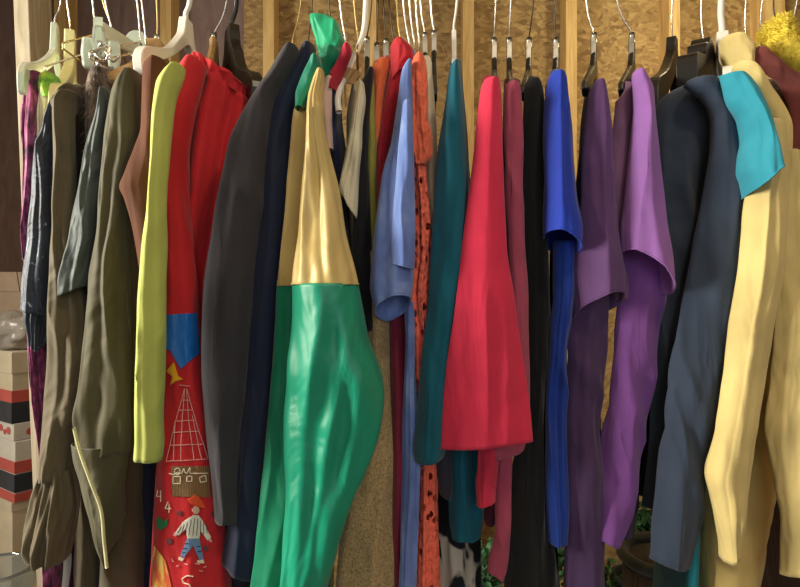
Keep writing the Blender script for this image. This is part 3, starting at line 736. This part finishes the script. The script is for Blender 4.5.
# turquoise tee
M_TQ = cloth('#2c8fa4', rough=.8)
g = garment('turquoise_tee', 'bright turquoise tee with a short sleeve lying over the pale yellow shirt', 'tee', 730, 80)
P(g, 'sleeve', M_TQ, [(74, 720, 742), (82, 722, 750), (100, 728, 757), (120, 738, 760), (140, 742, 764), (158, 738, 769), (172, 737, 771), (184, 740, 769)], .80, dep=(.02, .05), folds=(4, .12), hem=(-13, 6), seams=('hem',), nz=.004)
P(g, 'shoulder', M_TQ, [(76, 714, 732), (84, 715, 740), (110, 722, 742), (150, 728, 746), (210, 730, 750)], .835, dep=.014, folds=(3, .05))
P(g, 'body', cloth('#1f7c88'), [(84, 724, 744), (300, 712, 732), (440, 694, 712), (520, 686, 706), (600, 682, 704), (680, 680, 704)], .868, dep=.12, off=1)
# pale yellow shirt
M_YE = cloth('#d2bd7c', rough=.8, wr=.3)
g = garment('yellow_shirt', 'large pale yellow button shirt with long sleeves, furthest right at the front', 'shirt', 760, 70)
P(g, 'collar', M_YE, [(38, 726, 742), (44, 720, 748), (56, 722, 754), (68, 728, 756), (78, 736, 756)], .93, dep=.03, folds=(3, .1), top=(3, 0), hem=(5, 0))
P(g, 'shoulder', M_YE, [(66, 738, 752), (74, 734, 762), (90, 742, 772), (110, 752, 780), (130, 760, 786), (170, 764, 790), (210, 766, 794)], .84, dep=.024, folds=(3, .06), top=(6, 0))
P(g, 'sleeve', M_YE, [(120, 757, 783), (160, 756, 788), (200, 748, 790), (250, 740, 784), (300, 733, 775), (360, 726, 767), (420, 714, 758), (450, 708, 752), (475, 704, 747), (495, 709, 743), (520, 715, 738), (545, 720, 734), (556, 721, 733)], .79, dep=(.022, .03), folds=(4, .14), nz=.005, hem=(-4, 0))
P(g, 'far_sleeve', M_YE, [(150, 780, 796), (220, 776, 806), (300, 774, 822), (380, 768, 826), (430, 763, 824), (470, 771, 822), (490, 775, 818), (515, 780, 816), (570, 779, 816)], .795, dep=(.02, .03), folds=(4, .14), nz=.005, hem=(-3, 0), label='second sleeve')
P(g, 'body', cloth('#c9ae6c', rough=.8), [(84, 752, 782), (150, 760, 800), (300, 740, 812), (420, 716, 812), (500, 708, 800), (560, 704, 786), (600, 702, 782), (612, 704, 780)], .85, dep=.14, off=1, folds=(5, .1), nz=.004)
# fuzzy yellow boa
M_FZ = mottled('fuzzy_yellow', [(.3, '#c8b030'), (.6, '#ecd84e')], (90, 90, 90), .95)
g = garment('fuzzy_sweater', 'fuzzy lemon yellow sweater with a fluffy collar at the top right', 'sweater', 775, 30)
f1 = drape([(21, 770, 778), (28, 765, 786), (38, 763, 790), (50, 764, 793), (58, 768, 794)], 1.0, dep=.04, folds=(4, .12), hem=(8, 0))
f2 = drape([(42, 774, 790), (50, 770, 800), (60, 774, 812), (70, 786, 826), (90, 806, 830), (300, 812, 834)], .94, dep=.03, folds=(4, .1))
for src, nm in ((f1, 'collar'), (f2, 'body')):
    fz = bmesh.new(); fl_ = list(src.faces)
    for _ in range(1500):
        f = rr.choice(fl_); c = f.calc_center_median()
        dn = (f.normal*1.0+Vector((rr.uniform(-.6, .6), rr.uniform(-.6, .6), rr.uniform(-.7, .5)))).normalized(); sd = dn.cross(Vector((.3, .5, .8))).normalized()*.0008
        fz.faces.new([fz.verts.new(p) for p in (c-sd, c+sd, c+dn*rr.uniform(.005, .01))])
    pt = link(nm, src, M_FZ, g, solid=.0015)
    o = link('fluff', fz, M_FZ, pt, smooth=False); o['kind'] = 'stuff'
# maroon + brown
M_MA = cloth('#6e3834', rough=.85)
g = garment('maroon_jacket', 'maroon jacket sloping away behind the pale yellow shirt, under the fuzzy sweater', 'jacket', 780, 70)
P(g, 'shoulder', M_MA, [(50, 756, 764), (58, 752, 778), (68, 752, 792), (78, 764, 812), (90, 778, 822), (110, 786, 826), (160, 790, 830)], .91, dep=.02, folds=(3, .06), top=(4, 0))
P(g, 'body', cloth('#4a2f26'), [(90, 776, 812), (160, 784, 820), (300, 790, 830), (650, 792, 836)], .93, dep=.1, off=1)

# ------------------------------------------------------------------ hangers
HG = 'hangers on the rail'
# clear hanger at far left: broad frosted plastic arms
def broad(label, nx, ny, xt, mat, k, prof, thick, hk=None, r=.0013):
    neck = W(nx, ny, RODY)
    t = T('clothes_hanger', label, 'hanger', nx, ny, RODY, HG)
    xtop = (nx+(xt-nx)*(ny+38)/max(ny, 1)-400)*RODY/F
    bm = bmesh.new(); hook(bm, neck, xtop, r); link('hook', bm, hk or M_CHROME, t)
    bm = bmesh.new(); plate(bm, prof, neck, (k, 1, 0), thick)
    link('hanger_body', bm, mat, t, smooth=False, bevel=thick*.3)
    return t
def arms(nw, nh, half, drop, th):
    a = [(nw*.75, 0), (nw*.95, -nh*.3), (nw*1.25, -nh*.75), (nw*2, -nh*1.15), (half*.45, -nh-drop*.4), (half*.75, -nh-drop*.62), (half*.93, -nh-drop*.74), (half*1.02, -nh-drop*.9),
         (half*1.02, -nh-drop-th*.5), (half*.99, -nh-drop-th), (half*.94, -nh-drop-th), (half*.92, -nh-drop*.9-th*.7), (half*.85, -nh-drop*.74-th), (half*.5, -nh-drop*.45-th*1.1), (nw*1.6, -nh*1.15-th*1.1), (nw*.6, -nh*.85-th), (0, -nh*.75-th)]
    pr = a+[(-x, z) for x, z in a[-2::-1]]
    return [(p.x, p.y) for p in smooth_pts([Vector((x, z, 0)) for x, z in pr], 3)]
broad('frosted clear hanger with a broad hooked arm at the far left of the rail', 55, 24, 60, M_FROST, -.32, arms(.013, .05, .2, .115, .017), .010)
broad('pale yellow plastic hanger, second from the left end of the rail', 70, 31, 69, M_CREAMP, -.42, arms(.013, .06, .19, .12, .024), .016)
broad('thick glossy white hanger holding the rust vest', 186, 20, 189, M_WHITE, 0, arms(.02, .04, .19, .105, .015), .014, M_WHITE, .0045)
broad('black plastic hanger with an open arch above the red skirt', 232, 28, 236, M_BLACKP, -.49, arms(.026, .05, .19, .115, .03), .018, M_BLACKP, .0045)
# clear clip hanger
neck = W(112, 40, RODY)
t = T('clip_hanger', 'clear plastic clip hanger with a slanting bar and chrome clip above the shaggy coat', 'hanger', 112, 40, RODY, HG)
bm = bmesh.new(); hook(bm, W(112, 36, 1.05), W(104, 0, RODY).x); link('hook', bm, M_CHROME, t)
bm = bmesh.new()
A, B = W(98, 28, .92), W(140, 52, 1.16)
u = (B-A).normalized(); up = Vector((0, 0, 1))
for s in (1,):
    vs = []
    for p, h in ((A, .014), (A.lerp(B, .5), .013), (B, .012)):
        vs.append([bm.verts.new(p+up*h*sg+Vector((u.y, -u.x, 0))*.004*sd) for sg, sd in ((1, 1), (1, -1), (-1, -1), (-1, 1))])
    for a_, b_2 in zip(vs, vs[1:]):
        for j in range(4): bm.faces.new((a_[j], a_[(j+1) % 4], b_2[(j+1) % 4], b_2[j]))
    bm.faces.new(vs[0]); bm.faces.new(vs[-1][::-1])
link('bar', bm, M_FROST, t, smooth=False, bevel=.003)
bm = bmesh.new(); c = W(137, 44, 1.14)
plate(bm, [(.022*math.cos(a*PI/10), .026*math.sin(a*PI/10)) for a in range(20)], c, (1, .25, 0), .006); link('end_disc', bm, M_FROST, t, smooth=False, bevel=.002)
for px, py, d, part, m in ((99, 42, .905, 'clip', M_CLEAR), (88, 53, .94, 'clip', M_FROST), (114, 56, .95, 'clip', M_FROST)):
    bm = bmesh.new(); c = W(px, py, d)
    plate(bm, [(-.008, .024), (.008, .024), (.01, .0), (.007, -.024), (-.007, -.024), (-.01, 0)], c, (1, .3, 0), .012)
    o = link(part, bm, m, t, smooth=False, bevel=.004)
bm = bmesh.new(); c = W(103, 52, .9)
tube(bm, [c+Vector((.011*math.cos(a), .003*math.sin(a*3), .012*math.sin(a))) for a in [i*2*PI/18 for i in range(18)]], .0016, 8, True)
tube(bm, smooth_pts([c+Vector((-.02, 0, -.01)), c+Vector((0, -.004, .004)), c+Vector((.014, 0, -.014)), c+Vector((.024, 0, -.006))]), .0018, 8)
link('spring', bm, M_CHROME, t)
# plain wire and flat ones
hanger('thin chrome wire hanger showing its hook left of the clear clip bar', 96, 50, 95, 'wire', group=HG, half=.15)
hanger('thin wire hanger whose hook leans left above the shaggy coat', 111, 30, 106, 'wire', M_BRASS, group=HG, half=.15)
hanger('chrome hanger hooked above the end disc of the clear clip bar', 140, 42, 139, 'wire', group=HG, half=.17)
hanger('thin chrome hanger just right of the clear end disc', 146, 50, 144, 'wire', group=HG, half=.17)
hanger('brown wooden hanger behind the thick white hanger', 157, 42, 158, 'suit', M_BRASS, M_WOODH, group=HG, half=.17)
hanger('wooden hanger half hidden behind the black arched hanger', 214, 40, 225, 'suit', M_CHROME, M_WOODH, group=HG, k=-.2, half=.15, thick=.012)
hanger('brass wire hanger of the charcoal blazer', 293, 44, 300, 'wire', M_BRASS, group=HG)
hanger('dark wire hanger of the navy blazer', 309, 42, 312, 'wire', M_DKWIRE, group=HG)
hanger('chrome wire hanger behind the red shoulder of the jersey', 345, 44, 341, 'wire', group=HG, half=.13, drop=.06)
hanger('brass wire hanger just right of the jersey shoulder', 358, 44, 355, 'wire', M_BRASS, group=HG)
# white tube hanger with its arm crossing in front
t = T('tube_hanger', 'white tubular hanger with a cream cardboard tab and a long slanting arm', 'hanger', 366, 0, 1.0, HG)
bm = bmesh.new()
tube(bm, smooth_pts([W(367, -42, 1.05), W(366, 0, 1.03), W(364, 30, 1.0), W(358, 48, .97), W(350, 66, .93), W(342, 84, .9), W(338, 98, .88), W(339, 112, .87)], 6), .0048, 12)
hook(bm, W(367, -34, 1.05), W(367, -34, 1.05).x, .004)
link('hanger_body', bm, M_WHITE, t)
bm = bmesh.new(); plate(bm, [(-.016, .002), (-.008, .012), (.0, .010), (.012, .008), (.016, .0), (.010, -.006), (.006, -.014), (-.006, -.012), (-.016, -.008)], W(350, 75, .905), (1, .15, 0), .003)
link('cardboard_tab', bm, M_WOODH, t, smooth=False)
# steel clip hangers in the crowded middle
for nx, ny, xt, lab, wr_ in ((367, 44, 371, 'hanger with a pale steel neck just right of the white tubular hanger', M_DKWIRE), (377, 50, 378, 'hanger with a cream neck above the orange top', M_DKWIRE),
                        (386, 46, 384, 'dark wired hanger directly left of the crimson hood', M_DKWIRE), (425, 40, 421, 'left one of the twin pale steel necks above the ivory camisole', M_CHROME),
                        (434, 38, 431, 'right one of the twin pale steel necks above the ivory camisole', M_CHROME)):
    hanger(lab, nx, ny, xt, 'flat', wr_, group=HG, half=.14)
for nx, ny, xt, lab, m in ((394, 48, 390, 'dark wire hook directly above the crimson hood', M_DKWIRE), (400, 46, 397, 'brass wire hook above the middle of the crimson hood', M_BRASS), (409, 48, 404, 'bent chrome wire hook right of the crimson hood', M_CHROME),
                        (414, 48, 410, 'chrome wire hook above the coral shoulder', M_CHROME), (419, 50, 416, 'chrome wire hook directly left of the twin steel necks', M_CHROME), (333, 40, 330, 'dark wire hook just behind the green hood', M_DKWIRE)):
    hanger(lab, nx, ny, xt, 'wire', m, group=HG, half=.15)
broad('slim white plastic hanger of the teal cardigan', 454, 31, 456, M_WHITE, .085, arms(.007, .06, .18, .07, .018), .008, M_WHITE, .0022)
for nx, ny, xt, lab, m in ((494, 45, 495, 'black hanger with a steel edge above the pink red tunic', M_CHROME), (509, 45, 510, 'black hanger with a steel edge above the dusty rose cardigan', M_CHROME),
                        (529, 45, 532, 'black hanger with a dark wire above the black dress', M_DKWIRE), (556, 45, 554, 'black hanger with a dark wire above the royal blue shirt', M_DKWIRE),
                        (594, 40, 587, 'black hanger with a kinked chrome wire above the plum shirt', M_CHROME), (632, 40, 619, 'black hanger with a strongly bent chrome wire above the lavender shirt', M_CHROME)):
    hanger(lab, nx, ny, xt, 'flat', m, group=HG)
broad('wide black suit hanger with an arched opening above the navy shirt', 672, 38, 671, M_BLACKP, .62, arms(.013, .03, .19, .125, .034), .016)
broad('broad black hanger whose blunt arm shows between navy shirt and yellow collar', 703, 43, 700, M_BLACKP, .7, arms(.03, .02, .15, .06, .06), .03)
broad('thick cream white plastic hanger under the pale yellow collar', 722, 34, 720, M_WHITE, .45, arms(.02, .03, .15, .1, .02), .018, M_WHITE, .0055)
hanger('chrome wire hanger right of the pale yellow collar', 746, 44, 744, 'wire', group=HG, half=.16)
hanger('chrome wire hanger left of the fuzzy collar', 760, 40, 760, 'wire', group=HG, half=.16)
hanger('dark wire hanger of the fuzzy sweater', 775, 24, 773, 'wire', M_DKWIRE, group=HG, half=.08, drop=.05)
hanger('chrome hanger near the right edge behind the fuzzy sweater', 792, 34, 794, 'wire', group=HG, half=.08)

# ------------------------------------------------------------------ boxes at the left
M_TAN = cloth('#9c8468', wr=.05, weave=200); M_BEI = cloth('#b3a68c', wr=.05, weave=200); M_CWH = cloth('#b9b2a6', wr=.03, weave=200)
M_CRED = cloth('#a8483e', wr=.05, weave=200); M_CBLK = cloth('#23262c', wr=.05, weave=200)
M_CARD = wood('cardboard', '#96816a', '#84705a', (3, 3, 3))
def zz(py, d): return CZ+(293.5-py)*d/F
BD = 1.72
cor = W(12, 400, BD)      # the boxes' near upright edge
def rbox(bm, z0, z1, grow=0, rot=.95, wa=.34, wb=.42, dx=0):
    """box whose near edge stands at cor: one face to the right, one to the left"""
    a = Vector((math.cos(rot), math.sin(rot), 0)); b = Vector((-math.sin(rot), math.cos(rot), 0))
    c = Vector((cor.x+dx, cor.y, 0))-(a+b)*grow
    A, B = wa+2*grow, wb+2*grow
    pts = [c, c+a*A, c+a*A+b*B, c+b*B]
    lo = [bm.verts.new((p.x, p.y, z0)) for p in pts]; hi = [bm.verts.new((p.x, p.y, z1)) for p in pts]
    bm.faces.new(lo[::-1]); bm.faces.new(hi)
    for i in range(4): bm.faces.new((lo[i], lo[(i+1) % 4], hi[(i+1) % 4], hi[i]))
    return bm
def boxthing(label, name, y0, y1, bands, group, dx=0, rot=.95):
    t = T(name, label, 'box', 9, y1, BD, group)
    link('carton', rbox(bmesh.new(), zz(y1, BD)+.001, zz(y0, BD), 0, dx=dx, rot=rot), bands[0], t, smooth=False, bevel=.002)
    for part, m, a, b_ in bands[1:]:
        link(part, rbox(bmesh.new(), zz(b_, BD), zz(a, BD), .0025, dx=dx, rot=rot), m, t, smooth=False, bevel=.001)
    return t
BG = 'storage boxes stacked left of the post'
tb = T('low_table', 'low wooden table carrying the box stack and the glass bowl', 'table', 0, 587, BD)
zt_ = zz(606, BD)
link('table_top', box(bmesh.new(), (-1.62, 1.42, zt_-.03), (-.86, 2.2, zt_)), M_WOODH, tb, smooth=False, bevel=.003)
for lx, ly in ((-1.59, 1.45), (-.93, 1.45), (-1.59, 2.13), (-.93, 2.13)):
    link('leg', box(bmesh.new(), (lx, ly, 0), (lx+.04, ly+.04, zt_-.03)), M_WOODH, tb, smooth=False)
boxthing('plain beige box at the bottom of the stack, above the glass bowl', 'storage_box', 503, 606, [M_BEI, ('lid', M_BEI, 503, 512)], BG)
boxthing('white and red box with a black band, second from the bottom of the stack', 'storage_box', 442, 503, [M_CWH, ('red_band', M_CRED, 462, 474), ('black_band', M_CBLK, 475, 493), ('red_edge', M_CRED, 494, 503)], BG, .008)
bx = boxthing('white box printed with red shapes in the middle of the stack', 'storage_box', 424, 442, [M_CWH, ], BG, .004)
boxthing('beige box with red and black bands, near the top of the stack', 'storage_box', 352, 424, [M_BEI, ('lid', M_BEI, 353, 374), ('red_band', M_CRED, 391, 403), ('black_band', M_CBLK, 403, 424)], BG)
# red print on the left face of the white box
a = Vector((math.cos(.95), math.sin(.95), 0)); b = Vector((-math.sin(.95), math.cos(.95), 0))
bm = bmesh.new()
for s, z, r in ((.03, 432, .011), (.055, 434, .008), (.08, 431, .01)):
    c = Vector((cor.x+.004, cor.y, zz(z, BD)))+b*s-a*.001
    plate(bm, [(r*math.cos(i*PI/6)*1.2, r*math.sin(i*PI/6)) for i in range(12)], c, b, .001)
for s, z, r in ((.05, 434, .012), (.12, 432, .011)):
    c = Vector((cor.x+.004, cor.y, zz(z, BD)))+a*s-b*.001
    plate(bm, [(r*math.cos(i*PI/6)*1.4, r*math.sin(i*PI/6)) for i in range(12)], c, a, .001)
link('red_print', bm, M_CRED, bx, smooth=False)
o = link('cardboard_box', rbox(bmesh.new(), zz(300, 1.95), zz(268, 1.95), 0, wa=.2, dx=-.29), M_CARD, None, smooth=False)
bm = bmesh.new()
c0 = Vector((-1.36, 1.99, 0))
o2 = T('cardboard_carton', 'plain brown cardboard carton at the top of the stack', 'box', 0, 330, 1.9)
bpy.data.objects.remove(o)
zc0 = zz(352, BD)
bm = bmesh.new(); box(bm, (-1.42, 1.86, zc0), (-1.165, 2.1, zz(272, 1.86))); link('carton', bm, M_CARD, o2, smooth=False, bevel=.002)
bm = bmesh.new(); plate(bm, [(0, 0), (.25, 0), (.24, .06), (.02, .06)], Vector((-1.42, 1.858, zz(272, 1.86)-.06)), (1, 0, 0), .003); link('flap', bm, M_CARD, o2, smooth=False)
# clear plastic wrap on top of the boxes
M_BAG = plastic('clear_bag', '#c8c0b4', .2, .6)
bm = bmesh.new(); bmesh.ops.create_icosphere(bm, subdivisions=4, radius=1)
for v in bm.verts:
    q = noise.noise(v.co*2.2)*.35+noise.noise(v.co*5)*.14
    v.co = v.co*(1+q); v.co = Vector((v.co.x*.1-1.135, v.co.y*.075+1.80, max(-.95, v.co.z)*.055+zz(352, BD)+.055))
o = link('plastic_bag', bm, M_BAG, None); tag(o, 'crumpled clear plastic bag lying on the banded beige box', 'bag')
# glass bowl
M_GLASS, nt, b_ = base('bowl_glass', '#dfe6e4', .04)
b_.inputs['Transmission Weight'].default_value = .9; b_.inputs['IOR'].default_value = 1.45
bm = bmesh.new(); bc = W(-4, 560, 1.55); prof = []
for i in range(15):
    a_ = i/14
    prof.append((.03+.062*math.sin(a_*PI*.62), .14*a_))
prof = prof+[(r-.004, z) for r, z in prof[::-1]][:-1]+[(.001, .004)]
prof = [(.001, 0)]+prof
rings = []
zb_ = zt_
for r, z in prof: rings.append([bm.verts.new((bc.x+r*math.cos(2*PI*j/40), bc.y+r*math.sin(2*PI*j/40), zb_+z*1.35)) for j in range(40)])
for A_, B_ in zip(rings, rings[1:]):
    for j in range(40): bm.faces.new((A_[j], A_[(j+1) % 40], B_[(j+1) % 40], B_[j]))
o = link('glass_bowl', bm, M_GLASS, None); tag(o, 'large clear glass bowl at the lower left, in front of the boxes', 'bowl')

# striped fabric hanging low beside the post
g = garment('striped_skirt', 'maroon skirt with white stripes showing low beside the post, under the khaki cuff', 'skirt', 62, 400)
M_ST, nt, b_ = base('maroon_white_stripe', '#5a1f34', .8)
wv = N(nt, 'ShaderNodeTexWave', Scale=19, bands_direction='X'); nt.links.new(coords(nt), wv.inputs['Vector'])
nt.links.new(ramp(nt, wv.outputs['Fac'], [(.7, lin('#4c1c30')), (.74, lin('#e4dccc'))]), b_.inputs['Base Color'])
P(g, 'panel', M_ST, [(400, 50, 72), (540, 52, 74), (590, 52, 74), (660, 50, 76)], .93, dep=.03, folds=(4, .1))

# ------------------------------------------------------------------ plants and planter behind the clothes
M_LEAF = mottled('leaf_green', [(.35, '#24502c'), (.55, '#3f7a42'), (.75, '#7aa86a')], (40, 40, 40), .5)
M_TWIG = wood('twig', '#9a8a58', '#6c5c38')
M_POT = mottled('dark_pot', [(.4, '#17201c'), (.6, '#28332c')], (30, 30, 30), .6)
M_SOIL = mottled('soil', [(.4, '#2c2218'), (.6, '#46382a')], (60, 60, 60), .95)
def lathe(bm, c, prof, n=32):
    rings = [[bm.verts.new((c[0]+r*math.cos(2*PI*j/n), c[1]+r*math.sin(2*PI*j/n), c[2]+z)) for j in range(n)] for r, z in prof]
    for A_, B_ in zip(rings, rings[1:]):
        for j in range(n): bm.faces.new((A_[j], A_[(j+1) % n], B_[(j+1) % n], B_[j]))
    bm.faces.new(rings[0][::-1]); bm.faces.new(rings[-1]); return bm
def plant(label, px, d, ztop, zpot, rad, leaves, seed, rp=.09, cy=None):
    r_ = random.Random(seed); x = (px-400)*d/F
    loc = Vector((x, d, 0)); t = thing('potted_plant', label, 'plant', loc, 'artificial plants on the floor'); PLOC[t.name] = loc.copy()
    link('pot', lathe(bmesh.new(), loc, [(rp*.75, 0), (rp, zpot*.9), (rp*1.06, zpot*.9), (rp*1.06, zpot), (rp*.9, zpot), (rp*.88, zpot-.02)]), M_POT, t)
    bm = bmesh.new()
    tips = []
    for i in range(7):
        an = r_.uniform(0, 6.28); rr_ = r_.uniform(.1, 1)*rad; tip = loc+Vector((math.cos(an)*rr_, math.sin(an)*rr_, zpot+(ztop-zpot)*r_.uniform(.6, 1)))
        b0 = loc+Vector((math.cos(an)*.015, math.sin(an)*.015, zpot-.03))
        pts = smooth_pts([b0, b0.lerp(tip, .5)+Vector((r_.uniform(-.02, .02), r_.uniform(-.02, .02), .03)), tip], 6)
        tube(bm, pts, lambda q: .006*(1-q*.7), 7); tips.append(pts)
    link('stem', bm, M_TWIG, t)
    bm = bmesh.new()
    for i in range(leaves):
        p = r_.choice(r_.choice(tips)[5:])+Vector((r_.gauss(0, .025), r_.gauss(0, .025), r_.gauss(0, .02)))
        dv = Vector((r_.uniform(-1, 1), r_.uniform(-1, 1), r_.uniform(-.3, .9))).normalized(); sd = dv.cross(Vector((r_.uniform(-1, 1), r_.uniform(-1, 1), .6))).normalized()
        L = r_.uniform(.025, .045); nm = dv.cross(sd)
        A_ = [p, p+dv*L*.35+sd*L*.24-nm*.002, p+dv*L*.75+sd*L*.16-nm*.001, p+dv*L, p+dv*L*.75-sd*L*.16-nm*.001, p+dv*L*.35-sd*L*.24-nm*.002]
        mid = [p+dv*L*.35+nm*.002, p+dv*L*.75+nm*.002]
        V_ = [bm.verts.new(q) for q in A_]; m0, m1 = [bm.verts.new(q) for q in mid]
        for f in ((V_[0], V_[1], m0), (V_[1], V_[2], m1, m0), (V_[2], V_[3], m1), (V_[3], V_[4], m1), (V_[4], V_[5], m0, m1), (V_[5], V_[0], m0)): bm.faces.new(f)
    link('foliage', bm, M_LEAF, t)
PDp = 1.75
PDp = 1.95
plant('leafy green plant rising between the lavender shirt and the faded navy shirt', 642, PDp, zz(502, PDp), zz(575, PDp), .07, 420, 5)
plant('leafy green plant low between the rose sash and the black dress', 486, PDp, zz(545, PDp), zz(610, PDp), .06, 260, 6, .08)
plant('small green plant under the hem of the royal blue shirt', 556, PDp+.1, zz(535, PDp+.1), zz(600, PDp+.1), .06, 220, 8, .08)
plant('green plant low below the plum shirt, beside the planter', 601, PDp-.02, zz(560, PDp), zz(620, PDp), .06, 240, 9, .08)
loc = Vector((W(672, 560, 1.6).x, 1.6, 0)); t = thing('planter_tub', 'dark round planter tub with brown streaked sides at the lower right floor', 'planter', loc); PLOC[t.name] = loc.copy()
zr = zz(556, 1.6)
M_BARK = ribbed('bark_tub', '#5c4c36', 300, .8, 'X')
link('tub', lathe(bmesh.new(), loc, [(.1, 0), (.125, zr*.95), (.115, zr*.95)], 48), M_BARK, t)
bm = bmesh.new(); tube(bm, [loc+Vector((.125*math.cos(i*PI/24), .125*math.sin(i*PI/24), zr)) for i in range(48)], .016, 12, True); link('rim', bm, M_POT, t)
link('soil', lathe(bmesh.new(), loc+Vector((0, 0, zr-.02)), [(.11, 0), (.11, .01), (.02, .016)]), M_SOIL, t)

# ------------------------------------------------------------------ light
def area(name, loc, target, size, power, col):
    l = bpy.data.lights.new(name, 'AREA'); l.shape = 'RECTANGLE'; l.size, l.size_y = size; l.energy = power; l.color = col
    o = bpy.data.objects.new(name, l); COL.objects.link(o); o.location = loc
    o.rotation_euler = (Vector(target)-Vector(loc)).to_track_quat('-Z', 'Y').to_euler(); return o
def bulb(name, loc, power, col, r=.06):
    l = bpy.data.lights.new(name, 'POINT'); l.energy = power; l.color = col; l.shadow_soft_size = r
    o = bpy.data.objects.new(name, l); COL.objects.link(o); o.location = loc; return o
area('doorway_daylight', (-1.85, .42, 1.7), (.8, -.3, 1.3), (.6, .9), 82, (1, .95, .82))
area('front_fill', (.5, -1.9, 1.8), (0, 1, 1.2), (2.0, 1.2), 14, (.93, .96, 1))  # added soft fill from behind the camera
bulb('ceiling_bulb_front', (.45, .1, 2.38), 12, (1, .88, .66))
bulb('ceiling_bulb_rear', (1.0, 1.75, 2.3), 9, (1, .9, .6))
w = bpy.data.worlds.new('World'); SC.world = w; w.use_nodes = True
w.node_tree.nodes['Background'].inputs[0].default_value = (.8, .88, 1, 1)
w.node_tree.nodes['Background'].inputs[1].default_value = .12

cam = bpy.data.cameras.new('Camera'); cam.sensor_width = 36; cam.lens = 36*F/800; cam.clip_start = .02
co = bpy.data.objects.new('Camera', cam); COL.objects.link(co)
co.location = (0, 0, CZ); co.rotation_euler = (PI/2, 0, 0)
SC.camera = co
vs_ = SC.view_settings
vs_.view_transform = 'Standard'; vs_.look = 'None'; vs_.exposure = .25; vs_.gamma = 1; vs_.use_curve_mapping = False
